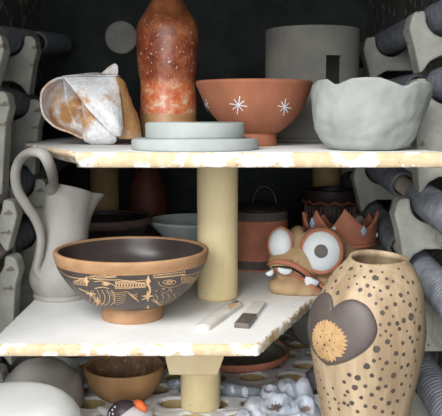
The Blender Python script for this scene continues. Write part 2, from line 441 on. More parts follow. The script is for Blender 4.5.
for i, (a, b) in enumerate(ENDS):
    k = (b-a)/(b.y-a.y)
    right = a.x > 0
    cols = (.955, 1.255, 1.53) if right else (1.02, 1.20)
    for q, y in enumerate(cols):
        p = a+k*(y-a.y)
        below = [p.z-(A+(Bq-A)*((y-A.y)/(Bq.y-A.y))).z for A, Bq in ENDS if (A.x > 0) == right]
        below = [d for d in below if d > .02]
        below = min(below) if below else None
        where = ('front', 'second', 'rear')[q]
        make_holder(p.x, p.y, p.z, 1 if right else -1,
                    'grey %s wall holder %s, %s along its tube' % ('right' if right else 'left', HL[i], where), hgt=min(.2, p.z-.001) if below is None else below-.0095)

# ------------------------------------------------------------------ shelves
def make_shelf(name, outline, z0, z1, label, rough_edges=(), jag=.0008, seed=1, undercut=()):
    rr = random.Random(seed)
    n = len(outline); pts = []
    for i in range(n):
        a, b = Vector(outline[i]), Vector(outline[(i+1) % n]); L = (b-a).length; k = max(1, int(L/.004))
        nrm = Vector((b.y-a.y, -(b.x-a.x))).normalized()
        amp = .0024 if i in rough_edges else jag
        for j in range(k):
            q = a.lerp(b, j/k)
            w = (noise.noise(Vector((q.x*60, q.y*60, seed)))*.7+noise.noise(Vector((q.x*200, q.y*200, seed+3)))*.5)*amp
            if j == 0: w = -.001
            pts.append((q+nrm*w, nrm, amp, .016 if i in undercut else 0))
    N = len(pts); m = MB()
    und = [sum(pts[(i+k) % N][3] for k in range(-5, 6))/11 for i in range(N)]; pts = [p_[:3] for p_ in pts]; uf = (1, 1, .45, 0, 0, 0)
    lv = [(z0, -.0025), (z0+.0015, 0), ((z0+z1)/2, .0), (z1-.004, 0), (z1-.0015, -.0008), (z1, -.003)]
    vs = []
    for li, (z, off) in enumerate(lv):
        for qi, (q, nr, amp) in enumerate(pts):
            w = noise.noise(Vector((q.x*150, q.y*150, z*260+seed)))*amp*1.1
            p = q+nr*(off+w-und[qi]*uf[li]); vs.append((p.x, p.y, z+ (noise.noise(Vector((q.x*70, q.y*70, 5.5)))*amp*.5 if z < z1-.002 else 0)))
    fs = [(j*N+i, j*N+(i+1) % N, (j+1)*N+(i+1) % N, (j+1)*N+i) for j in range(len(lv)-1) for i in range(N)]
    m.add(vs, fs, 1, True)
    m.f.append([(len(lv)-1)*N+i for i in range(N)]); m.m.append(0); m.sm.append(False)
    m.f.append(list(range(N))[::-1]); m.m.append(1); m.sm.append(False)
    o = m.build(name, ['wash', 'edge'], origin=(outline[0][0], outline[0][1], z0))
    return tag(o, label, 'kiln shelf')
tl = at_z(75, 152.5, TOP); fy = tl.y
tl2 = at_z(22, 142.5, TOP)
make_shelf('kiln_shelf', [(tl.x, fy), (.250, fy), (.226, .944), (.226, 1.42), (.10, 1.56), (-.18, 1.56), (tl2.x, 1.45), (tl2.x, tl2.y)], TOP-.0165, TOP,
           'upper white washed kiln shelf with flaking front edge under the terracotta bowl', rough_edges=(7,), seed=4, undercut=(7,))
c0 = at_z(258, 344.5, MID); c1 = at_z(312, 299, MID)
make_shelf('kiln_shelf', [(-.268, c0.y), (c0.x, c0.y), (c1.x, c1.y), (.215, 1.10), (.228, 1.16), (.228, 1.45), (.10, 1.56), (-.18, 1.56), (-.30, 1.48), (-.30, 1.2), (-.268, 1.04)], MID-.0145, MID,
           'middle white kiln shelf with broken corner under the carved dark bowl', rough_edges=(1, 2), seed=9)
# lowest shelf: thick perforated slab
def perforated():
    m = MB(); cs = .060; x0, y0 = -.37, .70; nx, ny = 11, 14; zt, zb = LOW, .002; K = 8
    for j in range(ny):
        for i in range(-1, nx+1):
            ox = x0+i*cs+(cs/2 if j % 2 else 0); oy = y0+j*cs*.92; hx, hy = cs/2, cs*.46
            if ox-hx < -.375 or ox+hx > .305: continue
            r = .0195+R.uniform(-.0015, .0015); jx, jy = R.uniform(-.002, .002), R.uniform(-.002, .002)
            sq = [];
            for s_ in range(4):
                for k in range(K):
                    t = -1+2*k/K
                    sq.append([(t, -1), (1, t), (-t, 1), (-1, -t)][s_])
            sqv = [(ox+a*hx, oy+b*hy, zt) for a, b in sq]
            ang = [math.atan2(b, a) for a, b in sq]
            w = [r*(1+.07*noise.noise(Vector((ox*90+math.cos(t)*2, oy*90+math.sin(t)*2, 0)))) for t in ang]
            ring = lambda e, z: [(ox+jx+(w[q]+e)*math.cos(ang[q]), oy+jy+(w[q]+e)*math.sin(ang[q]), z) for q in range(4*K)]
            rs = [sqv, ring(.006, zt+.0008), ring(.0015, zt), ring(0, zt-.003), ring(0, zb)]
            n = 4*K
            b = m.add([v for q in rs for v in q], [], 0)
            for q in range(4):
                for k in range(n):
                    m.f.append([b+q*n+k, b+q*n+(k+1) % n, b+(q+1)*n+(k+1) % n, b+(q+1)*n+k]); m.m.append(1 if q == 3 else 0); m.sm.append(True)
            m.add([(ox-hx, oy-hy, zb), (ox+hx, oy-hy, zb), (ox+hx, oy+hy, zb), (ox-hx, oy+hy, zb)], [], 1)
    lo = [min(v[i] for v in m.v) for i in range(3)]; hi = [max(v[i] for v in m.v) for i in range(3)]
    o = m.build('kiln_shelf', ['wash_low', 'hole'], origin=(0, .7, 0))
    tag(o, 'lowest thick kiln shelf full of round holes, crusted with white wash', 'kiln shelf')
perforated()

# ------------------------------------------------------------------ posts
def make_post(x, y, z0, z1, r, label, mat='post'):
    m = MB(); h = z1-z0
    prof = [(.0004, 0), (r-.003, 0), (r-.0008, .0012), (r, .004), (r*.995, h*.5), (r, h-.004), (r-.0008, h-.0012), (r-.003, h), (r*.5, h), (r*.5, h*.2), (.0004, h*.2)]
    pr = []
    for i in range(len(prof)-1):
        pr.append(prof[i])
    lathe(m, prof, (x, y, z0), 48)
    return tag(m.build('kiln_post', mat, origin=(x, y, z0)), label, 'kiln post', 'round kiln posts')
p = at_z(217.5, 297.5, MID)
make_post(p.x, p.y, MID, TOP-.0168, 20.6*S(p.y), 'tall cream kiln post holding the upper shelf beside the carved bowl')
PB = at_z(200.5, 406.5, LOW)
make_post(PB.x, PB.y, LOW, zat(373, PB.y-.02), 20.6*S(PB.y), 'short cream kiln post under the cream block below the middle shelf')
make_post(xat(105, 1.49), 1.49, MID, TOP-.0168, .029, 'darkened rear kiln post in deep shadow behind the grey jug', 'shaded_post')
make_post(xat(326, 1.46), 1.46, MID, TOP-.0168, .028, 'darkened rear kiln post in shadow above the crown', 'shaded_post')
# block under the middle shelf
zt, zb = MID-.0150, zat(373, PB.y-.02)+.0002
m = MB(); yf = PB.y-.032
xa, xb = xat(165, yf, 360), xat(224, yf, 360); xc, xd = xat(169, yf, 372), xat(217.5, yf, 372); zm = zat(357, yf)
vs = []
for (z, l, r_, f_, b_) in ((zb, xc, xd, yf+.003, yf+.06), (zm, xa, xb, yf, yf+.065), (zt, xa-.002, xb+.004, yf-.002, yf+.067)):
    vs += [(l, f_, z), (r_, f_, z), (r_, b_, z), (l, b_, z)]
m.add(vs, [(3, 2, 1, 0), (8, 9, 10, 11)]+[(4*j+i, 4*j+(i+1) % 4, 4*j+4+(i+1) % 4, 4*j+4+i) for j in range(2) for i in range(4)], 0, False)
o = tag(m.build('support_block', 'block', origin=((xa+xb)/2, PB.y, zb)), 'cream tapered support block on the short post under the middle shelf', 'kiln support')
bv = o.modifiers.new('b', 'BEVEL'); bv.width = .0015; bv.segments = 2

# ------------------------------------------------------------------ carved dark bowl
B = at_z(134.5, 316.5, MID); s = S(B.y)*1.006; BC = (B.x, B.y, MID)
def carved_bowl():
    s_ = s; zr = zat(248, B.y)-MID
    x0 = xat(130, B.y, 250)
    c = (x0*.5+B.x*.5, B.y, MID)
    root = thing('carved_bowl', c, 'round dark bowl carved with buff toothy creatures, on the middle shelf', 'bowl')
    Rr = 77.5*s_; hf = 13.5*s_
    prof = [(.0004, .0015), (24*s_, .0015), (26*s_, 0), (30.6*s_, 0), (31.2*s_, .0015), (30.6*s_, hf*.55), (30*s_, hf*.9)]
    body = [tuple(v) for v in spline([(30*s_, hf), (45*s_, hf+6*s_), (60*s_, hf+19*s_), (70.5*s_, hf+34*s_), (75.8*s_, zr-12*s_)], 8)]
    rim = [tuple(v) for v in spline([(75.8*s_, zr-12*s_), (77.2*s_, zr-6*s_), (Rr, zr-1.5*s_), (Rr-1.5*s_, zr), (Rr-4.2*s_, zr-.4*s_), (Rr-5*s_, zr-2*s_)], 5)]
    inn = [tuple(v) for v in spline([(Rr-5*s_, zr-2*s_), (69*s_, zr-20*s_), (55*s_, hf+20*s_), (34*s_, hf+9*s_), (.0004, hf+6*s_)], 8)]
    m = MB(); lathe(m, body, c, 128); bo = MB(); bo.v = list(m.v); bo.f = list(m.f); bv = bo.bvh()
    deco = MB(); YMAX[0] = c[1]-.004
    K = 2.68
    def L(pts, w=.0006, sm=True, w1=None):
        q = [(50+a/K, 225+b/K) for a, b in pts]
        if sm and len(q) > 2: q = [tuple(v) for v in spline(q, 6)]
        line_on(deco, bv, q, w*1.25, 1, w1=w1)
    def star(x, y, a, b):
        for (dx, dy, l) in ((0, -1, a), (0, 1, a), (1, 0, b), (-1, 0, b)):
            q = [(50+x/K, 225+y/K), (50+(x+dx*l)/K, 225+(y+dy*l)/K)]
            line_on(deco, bv, q, .0052 if a > 9 else .003, 1, w1=.0003)
    def jaw(x0, x1, yt, yb, n, dirn=1):
        """long toothy jaw: two outline strokes with teeth between"""
        ym = (yt+yb)/2; tip = x0 if dirn < 0 else x1; root_ = x1 if dirn < 0 else x0
        L([(root_, yt), ((x0+x1)/2, yt-1), (tip, ym-2), (tip+3*dirn, ym), (tip, ym+2), ((x0+x1)/2, yb), (root_, yb+1)], .0007)
        L([(root_, ym), (tip-4*dirn, ym)], .0005, False)
        for k in range(n):
            a = root_+(tip-root_)*(k+.2)/n; b_ = root_+(tip-root_)*(k+.9)/n
            L([(a, yt+1), ((a+b_)/2, ym), (b_, yt+1)], .0008, False)
            L([(a, yb-1), ((a+b_)/2, ym+1), (b_, yb-1)], .0008, False)
    def crest(x0, y0, x1, y1, n, h):
        pts = []
        for k in range(2*n+1):
            t = k/(2*n); pts.append((x0+(x1-x0)*t, y0+(y1-y0)*t-(h if k % 2 else 0)))
        L(pts, .0008, False); L([(x0, y0+3), (x1, y1+3)], .0006, False)
    def eye(x, y, a, b):
        for q in (1, .45):
            L([(x+a*q*math.cos(t), y+b*q*math.sin(t)) for t in [2*PI*k/12 for k in range(13)]], .0008 if q == 1 else .0012)
    # first creature (left)
    L([(22, 112), (34, 128), (52, 138), (84, 143), (104, 140)], .0009)
    jaw(66, 102, 146, 160, 5, -1); star(98, 150, 14, 8)
    crest(106, 141, 178, 136, 11, 6); L([(106, 143), (135, 146), (180, 147)], .0007)
    eye(150, 157, 9, 4); L([(118, 152), (140, 150), (170, 160), (176, 166)], .0007)
    L([(120, 170), (140, 166), (158, 170)], .0009); jaw(174, 256, 152, 169, 11, 1)
    L([(180, 146), (220, 150), (256, 147)], .0008)
    for k in range(6):
        x = 100+k*13; L([(x, 174), (x+8, 190), (x+6, 206), (x-4, 216)], .0006)
    for k in range(7):
        y = 178+k*5; L([(160+k*2, y), (180, y+4), (206-k, y-1)], .0005)
        L([(206+k*3, 178+k*3), (220+k*3, 186+k*3), (234, 182+k*4)], .0005)
    L([(60, 160), (80, 180), (106, 206), (140, 220), (200, 226)], .0007)
    star(128, 204, 13, 10); star(110, 184, 8, 16)
    L([(78, 170), (96, 178), (112, 186)], .0018); L([(112, 186), (128, 206), (150, 212)], .0014)
    # second creature (right)
    star(263, 150, 16, 8); star(262, 190, 15, 18); star(262, 221, 7, 9)
    L([(264, 160), (268, 176), (262, 192), (246, 200)], .0018)
    crest(276, 138, 362, 128, 13, 7); L([(276, 141), (320, 138), (364, 132)], .0008)
    eye(320, 153, 17, 6); L([(290, 152), (300, 164), (330, 166), (350, 158)], .0006)
    jaw(350, 398, 140, 154, 7, 1); L([(352, 136), (380, 132), (404, 124)], .0008)
    for k in range(34):
        t = R.uniform(0, 2*PI); q = R.random()**.5; x = 308+24*q*math.cos(t); y = 176+7*q*math.sin(t)
        h = cast(bv, 50+x/K, 225+y/K)
        if h: disc_at(deco, h[0], h[1], .0006, 1, .0003, 6)
    for k in range(6):
        L([(282+k*16, 184), (288+k*16, 196-k), (282+k*15, 208-2*k)], .0005)
    for k in range(5):
        L([(270+k*4, 200+k*2), (300, 206+k*3), (340-k*4, 192+k*4)], .0005)
    L([(276, 196), (300, 214), (340, 206), (372, 182)], .0006); L([(366, 168), (380, 160), (398, 152)], .0006)
    # the far side carries the same frieze
    YMAX[0] = 9.0; Rz = Matrix.Rotation(PI, 3, 'Z'); cc = Vector(c)
    vs2 = [cc+Rz @ (v-cc) for v in deco.v]
    fs = list(deco.f); deco.add(vs2, fs, 1, True)
    m.add(deco.v, deco.f, 1, True); m.keep = True
    m.build('carved_wall', ['dark', 'sgraf_line'], root)
    m = MB(); lathe(m, prof+[body[0]], c, 96); m.build('foot_ring', 'sgraf', root)
    m = MB(); lathe(m, rim, c, 128); m.build('bare_rim', 'sgraf', root)['label'] = 'bare buff rim band'
    m = MB(); lathe(m, inn, c, 128); m.build('inside', 'dark_in', root)
carved_bowl()

# ------------------------------------------------------------------ spotted vase with heart
VY = .83
def spotted_vase():
    k = VY/F
    def zz(y): return zat(y, VY)
    rows = [(259, 30.5, 378.5), (262, 32.5, 378), (267, 36.8, 377), (275, 43, 375), (288, 49.5, 373), (305, 55, 369.5), (325, 58.4, 367.5), (345, 58, 366.5), (365, 54.6, 366), (390, 49.5, 365), (410, 45.8, 364.5), (440, 41, 364), (470, 37.5, 364)]
    c = (xat(366, VY), VY, LOW)
    root = thing('spotted_vase', c, 'tall buff vase with dark spots and a raised dark heart at lower right', 'vase')
    P = [(w*k, zz(y)-LOW, xat(x, VY, y)-c[0]) for y, w, x in rows][::-1]
    P = [(33*k, 0, -.001), (36*k, .001, -.001), (36.5*k, .006, -.001)]+P
    P = [tuple(v) for v in spline(P, 6)]
    def shift(z):
        for a, b in zip(P[:-1], P[1:]):
            if a[1] <= z <= b[1]+1e-9: t = (z-a[1])/max(b[1]-a[1], 1e-9); return a[2]+(b[2]-a[2])*t
        return P[-1][2]
    def rad(z):
        for a, b in zip(P[:-1], P[1:]):
            if a[1] <= z <= b[1]+1e-9: t = (z-a[1])/max(b[1]-a[1], 1e-9); return a[0]+(b[0]-a[0])*t
        return P[-1][0]
    H = P[-1][1]
    def warp(p, a, r, z, j):
        f = max(0, (z-H+.03)/.03)
        p.x += shift(min(z, H)); p.z += f*(-.0022*math.cos(a)+.0010*math.sin(2*a+.5))
        return p
    m = MB(); prof = [(.0004, .0)]+[(a, b) for a, b, _ in P]
    top = prof[-1]
    prof += [(top[0]-.001, H+.0022), (top[0]-.0035, H+.0022), (top[0]-.005, H-.001)]
    inn = [(a-.006, b) for a, b, _ in P if b > .012 and b < H-.004][::-1]
    prof += inn+[(.0004, .01)]
    lathe(m, prof, c, 96, warp=warp)
    bv = MB(); bv.v = list(m.v); bv.f = list(m.f); bv = bv.bvh()
    # heart area test in (theta,z) so that spots keep clear of it
    th0 = math.radians(-52); zc_ = .2125-LOW
    half = [(0, .44), (.06, .55), (.16, .66), (.30, .73), (.48, .74), (.74, .62), (.93, .36), (1, .04), (.88, -.32), (.58, -.66), (.28, -.87), (0, -1)]
    half = [tuple(v) for v in spline(half, 4)]
    hpoly = half+[(-x, y) for x, y in half[::-1][1:-1]]
    HW, HH = math.radians(49.5), .044
    def surf(th, z, off=0):
        r = rad(z)+off
        e = .001; sl = (rad(z+e)-rad(z-e))/(2*e)
        q = Vector((c[0]+shift(z)+r*math.sin(th), c[1]-r*math.cos(th), LOW+z))
        nrm = Vector((math.sin(th), -math.cos(th), -sl)).normalized()
        return q, nrm
    def in_heart(th, z):
        d = (th-th0+PI) % (2*PI)-PI
        x = d/(HW*1.06); y = (z-zc_)/(HH*1.08)
        if abs(x) > 1.1: return False
        c_ = False
        for (x1, y1), (x2, y2) in zip(hpoly, hpoly[1:]+hpoly[:1]):
            if (y1 > y) != (y2 > y) and x < (x2-x1)*(y-y1)/(y2-y1)+x1: c_ = not c_
        return c_
    placed = []
    def spot(q, nrm, r):
        placed.append((q, r)); disc_at(m, q, nrm, r, 1, .00035, 12)
    K = 2.362    # crop 340..442 x 240..416
    front = [(26, 68, 5), (50, 62, 3), (83, 90, 6.5), (58, 88, 3), (73, 74, 4), (110, 92, 3.5), (138, 68, 2.5), (148, 88, 3.5), (100, 76, 2.5), (35, 85, 3), (22, 92, 2.5), (65, 108, 4), (95, 120, 3), (112, 112, 4.5), (143, 130, 4.5),
             (125, 98, 3), (160, 100, 3), (172, 100, 4), (70, 130, 4), (48, 118, 4.5), (98, 140, 3), (110, 160, 4), (130, 152, 4.5), (150, 145, 3), (165, 153, 4.5), (100, 172, 5), (116, 198, 4), (135, 197, 4.5), (150, 190, 5), (167, 181, 7.5), (187, 208, 7),
             (120, 225, 3), (140, 210, 4), (108, 215, 3), (148, 243, 4), (165, 230, 4), (132, 268, 5), (112, 240, 5), (86, 258, 7), (94, 280, 3), (110, 290, 4.5), (126, 320, 6), (145, 300, 4), (160, 295, 4.5), (150, 270, 4), (175, 262, 4), (170, 240, 3.5), (182, 235, 3),
             (63, 298, 6.5), (80, 285, 4), (75, 320, 4.5), (95, 328, 4), (42, 325, 6), (22, 318, 4.5), (60, 345, 4), (35, 348, 6), (90, 350, 5), (108, 345, 4), (125, 356, 5), (145, 340, 4), (10, 335, 4), (18, 358, 4), (75, 365, 4.5), (50, 372, 4), (98, 375, 4), (115, 385, 5), (28, 385, 5), (60, 392, 4), (82, 395, 4.5), (135, 380, 4), (10, 385, 4), (42, 405, 4), (100, 405, 4), (125, 408, 4), (155, 320, 3.5), (165, 345, 3.5), (178, 285, 3), (168, 320, 3), (150, 365, 3.5),
             (120, 130, 2.5), (85, 150, 3), (160, 125, 3), (180, 140, 3), (178, 165, 3), (190, 170, 2.5), (95, 200, 3), (95, 225, 2.5), (125, 180, 2.5), (175, 195, 3), (120, 250, 2.5), (100, 305, 3), (130, 290, 2.5), (20, 112, 2.5), (40, 104, 2.5), (80, 112, 2.5), (158, 215, 2.5)]
    for x, y, r in front:
        h = cast(bv, 340+x/K, 240+y/K)
        if h and (Vector(h[0])-Vector(c)).length > .04 and h[1].z < .75: spot(h[0], h[1], r/K*k*1.2)
    for px, py, r in [(341, 268, 2.2), (332, 275, 1.6), (336, 281, 2), (327, 282, 1.4), (325, 291, 1.6), (332, 288, 1.4), (338, 293, 2.4), (318, 372, 1.2), (317, 385, 1.2), (319, 393, 1.4), (322, 398, 1.2), (324, 388, 1.5), (328, 394, 1.6), (333, 388, 1.6), (335, 399, 1.8), (322, 408, 1.3), (330, 408, 1.6), (339, 409, 1.7), (316, 360, 1), (321, 380, 1.2), (345, 395, 1.6), (348, 405, 1.6), (329, 402, 1.2), (339, 403, 1.1)]:
        h = cast(bv, px, py)
        if h: spot(h[0], h[1], r*k*1.05)
    n = 0
    for _ in range(4000):
        th = R.uniform(math.radians(68), math.radians(256)); z = R.uniform(.012, H-.006)
        q, nrm = surf(th, z); r = R.choice((.0014, .0018, .0022, .0026, .0038))
        if in_heart(th, z) or any((q-a).length < r+b+.0035 for a, b in placed): continue
        spot(q, nrm, r); n += 1
        if n > 230: break
    m.keep = True
    m.build('spotted_body', ['vase', 'spot'], root)
    # raised heart
    def blob(name, mat, outline, cu, cz, th_, base, parent, rings=9, rag=0):
        mb = MB(); N = len(outline); vs = []
        prof = [(0, 1), (.3, 1), (.6, .97), (.8, .9), (.9, .78), (.96, .58), (.99, .3), (1, -.25)]
        for (sc_, hh) in prof:
            for (u, z) in outline:
                q, nrm = surf(th0+cu+u*max(sc_, .001), cz+z*max(sc_, .001))
                w = noise.noise(q*260)*rag*(1 if sc_ < .97 else 0)
                vs.append(q+nrm*(base+th_*hh+w))
        fs = [(j*N+i, j*N+(i+1) % N, (j+1)*N+(i+1) % N, (j+1)*N+i) for j in range(len(prof)-1) for i in range(N)]
        mb.add(vs, fs, 0, True); return mb.build(name, mat, parent)
    ho = [(HW*x, HH*y) for x, y in hpoly]
    heart = blob('heart', 'heart', ho, 0, zc_, .0040, 0, root)
    heart['label'] = 'raised dark brown heart'
    po = []
    for i in range(120):
        t = 2*PI*i/120; rr = .0212*(1+(.045 if i % 4 < 2 else -.03)+R.uniform(-.03, .03)+.05*noise.noise(Vector((math.cos(t)*1.5, math.sin(t)*1.5, 2)))-(.12 if 5.3 < t < 5.5 else 0))
        po.append((rr*1.08*math.cos(t)/.064, rr*math.sin(t)))
    pc = zat(343, VY-.05)-LOW
    patch = blob('rough_patch', 'patch', po, math.radians(2), pc, .0022, .0038, heart, rag=.0008)
    patch['label'] = 'rough tan patch with ragged edge'
    mb = MB()
    for (u, z, r) in [(-.10, .004, .0010), (.09, .003, .0011), (0, -.003, .0016), (-.03, -.008, .0009), (.05, -.009, .0008), (.15, -.006, .0008), (-.16, -.004, .0008), (.02, .008, .0007), (.12, .01, .0007), (-.08, .011, .0007), (.18, .002, .0007), (-.12, -.012, .0007)]:
        q, nrm = surf(th0+math.radians(2)+u, pc+z); disc_at(mb, q+nrm*.0064, nrm, r, 0, .0004, 8)
    mb.build('pricked_dots', 'spot', patch)
spotted_vase()

# ------------------------------------------------------------------ grey jug
def jug():
    J = at_z(62, 296, MID); y = J.y; k = S(y); c = (J.x, y, MID)
    root = thing('pitcher', c, 'grey unglazed pitcher with a tall looping handle, left of the carved bowl', 'pitcher')
    hd = Vector((-.57, -.82, 0)).normalized(); ahead = math.atan2(hd.x, -hd.y)
    zt = zat(190, y)-MID; H = zt
    outer = [(27.5*k, 0), (28.5*k, .001), (28.5*k, .005), (27*k, .0075), (28*k, .009), (31*k, .019), (32*k, .030), (30.5*k, .042), (27.5*k, .058), (25.5*k, .085), (24.3*k, .115), (23.6*k, H)]
    full, no = wallprof(outer, .0042, 5)
    def warp(p, a, r, z, j):
        t = max(0, min(1, (z-.03)/(H-.03))); p.x += t*t*12*k
        f = max(0, (z-H*.55)/(H*.45)); d = math.cos(a-ahead)
        p.z += f*f*d*.010
        d = math.cos(a-math.atan2(.86, -.50))
        if d > 0 and f > 0:                                    # spout opposite the handle
            w = max(0, (d-.72)/.28)**1.5*f**2*.017
            q = Vector((math.sin(a), -math.cos(a), 0)); p += q*w; p.z -= 0
        w = noise.noise(Vector((z*60, a*1.2, 3)))*.0006
        p += Vector((math.sin(a), -math.cos(a), 0))*w
        return p
    m = MB(); lathe(m, full, c, 72, warp=warp); m.build('jug_body', 'greyjug', root)
    # handle: springs from the rim, loops high, dives to the belly
    def Hp(px, py, dy): return at_y(px, py, y+dy)
    pts = [Hp(52, 192, -.012), Hp(53.5, 182, -.058), Hp(51, 169.5, -.140), Hp(43.5, 154.5, -.158), Hp(31, 152, -.140), Hp(21, 158.5, -.112), Hp(15.5, 172, -.100), Hp(17.5, 190, -.088), Hp(27, 206, -.074), Hp(36, 220, -.060), Hp(41, 236, -.049), Hp(40, 254, -.042), Hp(37, 268, -.037), Hp(42, 277, -.034)]
    P = spline([tuple(p) for p in pts], 6); n = len(P)
    m = MB(); rad = [.0086-.0022*min(1, i/(n*.9))+(.0012 if i < 5 else 0) for i in range(n)]
    sweep(m, P, rad, 14, flat=.72, up=(hd.y, -hd.x, 0)); m.build('handle', 'greyjug', root)
jug()

# ------------------------------------------------------------------ upper shelf pots
# flat two-step lid
def step_lid():
    Y = (fy+.006)/(1-63/F); x = xat(195, Y, 145); k = S(Y); c = (x, Y, TOP)
    root = thing('stepped_clay_disc', c, 'pale grey two-step clay disc lying at the front of the upper shelf', 'clay disc')
    def disc(r, z0, z1, name):
        m = MB(); b = .0025
        pr = [(.0004, z0), (r-b, z0), (r-b*.3, z0+b*.3), (r, z0+b), (r, z1-b), (r-b*.3, z1-b*.3), (r-b, z1), (.0004, z1)]
        lathe(m, pr, c, 96, warp=lambda p, a, rr, z, j: p+Vector((0, 0, .0006*math.sin(a*2+z*90) if z > .004 else 0)))
        m.build(name, 'greyclay', root)
    z1 = 11.5*k; disc(63*k, 0, z1, 'wide_lower_step'); disc(49.2*k, z1-.0006, zat(122.5, Y-49*k)-TOP, 'upper_step')
step_lid()
def terra_bowl():
    Y = 1.0; x = xat(254, Y, 100); k = S(Y); c = (xat(256, Y, 130), Y, TOP)
    root = thing('star_bowl', c, 'terracotta footed bowl with white incised stars on the upper shelf', 'bowl')
    H = zat(81, Y-58*k)-TOP; hf = 13*k
    outer = [(20.5*k, hf-.001), (27*k, hf+3*k), (38*k, hf+12*k), (48*k, hf+25*k), (55*k, hf+41*k), (58*k, H)]
    full, no = wallprof(outer, .0045, 7, bottom=hf+.004)
    m = MB()
    sh = x-c[0]
    warp = lambda p, a, r, z, j: p+Vector((sh*max(0, min(1, (z-hf)/(H-hf))), 0, 0))
    lathe(m, full, c, 96, warp=warp); bo = MB(); bo.v = list(m.v); bo.f = list(m.f); bv = bo.bvh()
    n0 = len(m.v)
    for (sx, sy, r, sq) in ((238.5, 105, 9, 1), (284.5, 107, 8.5, .8), (206, 106, 7, .5)):
        for q in range(4):
            t = PI*q/4+.15; l = r*(1 if q % 2 == 0 else .8)
            line_on(m, bv, [(sx-l*math.cos(t)*sq, sy-l*math.sin(t)), (sx, sy), (sx+l*math.cos(t)*sq, sy+l*math.sin(t))], .0013, 1, .0003)
    dv = m.v[n0:]; fs = [[i-n0 for i in f] for f in m.f if min(f) >= n0]
    cc = Vector((x, Y, TOP))
    for an in (130, 180, 228):
        Rz = Matrix.Rotation(math.radians(an), 3, 'Z'); m.add([cc+Rz @ (v-cc) for v in dv], fs, 1, True)
    m.keep = True; m.build('bowl_wall', ['terra', 'white'], root)
    m = MB(); lathe(m, [(.0004, .002), (17*k, .002), (18*k, 0), (20.8*k, 0), (21.3*k, .002), (20.5*k, hf*.5), (20.3*k, hf), (12*k, hf+.002), (.0004, hf+.002)], c, 72)
    m.build('foot_ring', 'terra', root)
terra_bowl()
def pinch_bowl():
    Y = .872; k = S(Y); c = (xat(366, Y, 140), Y, TOP)
    H = zat(90, Y)-TOP; sh = xat(371.5, Y, 86)-c[0]
    outer = [(30*k, 0), (36*k, .002), (42*k, .008), (49*k, .022), (54*k, .040), (56.5*k, .058), (57.5*k, H)]
    full, no = wallprof(outer, .0058, 7)
    nz = len(full)
    def warp(p, a, r, z, j):
        t = max(0, min(1, z/H)); d = Vector((math.sin(a), -math.cos(a), 0))
        p.x += sh*t
        if math.sin(a) < 0: p += d*(.0035*math.sin(PI*min(1, t))*abs(math.sin(a)))       # left flank is rounder
        q = Vector((math.sin(a)*1.6, math.cos(a)*1.6, z*26))
        p += d*(noise.noise(q*1.5)*.0028+noise.noise(q*4)*.0012)
        f = max(0, (t-.5)/.5); f = f*f*(3-2*f)
        px = CX+F*p.x/p.y; yt = tab[-1][1]
        for (x1, y1), (x2, y2) in zip(tab[:-1], tab[1:]):
            if px <= x2: yt = y1+(y2-y1)*max(0, min(1, (px-x1)/(x2-x1))); break
        p.z += f*(zat(yt+2.2*(1-math.cos(a)), p.y)-(TOP+H))
        return p
    tab = [(313, 83), (317, 80.5), (326, 80), (331, 84), (335, 86.5), (341, 83.5), (350, 80), (365, 79), (378, 79.5), (390, 83.5), (401, 88), (406, 87), (412, 83), (419, 81.5), (426, 82.5), (431, 85)]
    m = MB(); lathe(m, full, c, 120, warp=warp, mats=lambda j: 1 if j > no+4 else 0)
    o = m.build('pinched_bowl', ['pinchclay', 'buff_in'], origin=c)
    tag(o, 'whitish grey pinched bowl with wavy rim at the right end of the upper shelf', 'bowl')
pinch_bowl()
def red_vase():
    Y = 1.125; k = S(Y); c = (xat(168, Y, 100), Y, TOP)
    rows = [(142, 28.5), (138, 28.8), (125, 28.6), (112, 28.2), (98, 27.8), (88, 27), (80, 27), (68, 28.8), (55, 30.2), (40, 30.6), (28, 30), (20, 27), (12, 22), (4, 17.5), (-2, 14.5), (-7, 13.8), (-10, 14.6)]
    outer = [(w*k, zat(y, Y)-TOP) for y, w in rows]; outer[0] = (outer[0][0]-.002, 0)
    full, no = wallprof(outer, .005, 6)
    def warp(p, a, r, z, j):
        d = Vector((math.sin(a), -math.cos(a), 0)); p += d*noise.noise(Vector((math.sin(a), math.cos(a), z*24)))*.0016; return p
    m = MB(); lathe(m, full, c, 80, warp=warp)
    o = m.build('bottle_vase', 'redvase', origin=c)
    tag(o, 'tall mottled orange red vase with bare tan base, at the back of the upper shelf', 'vase')
red_vase()
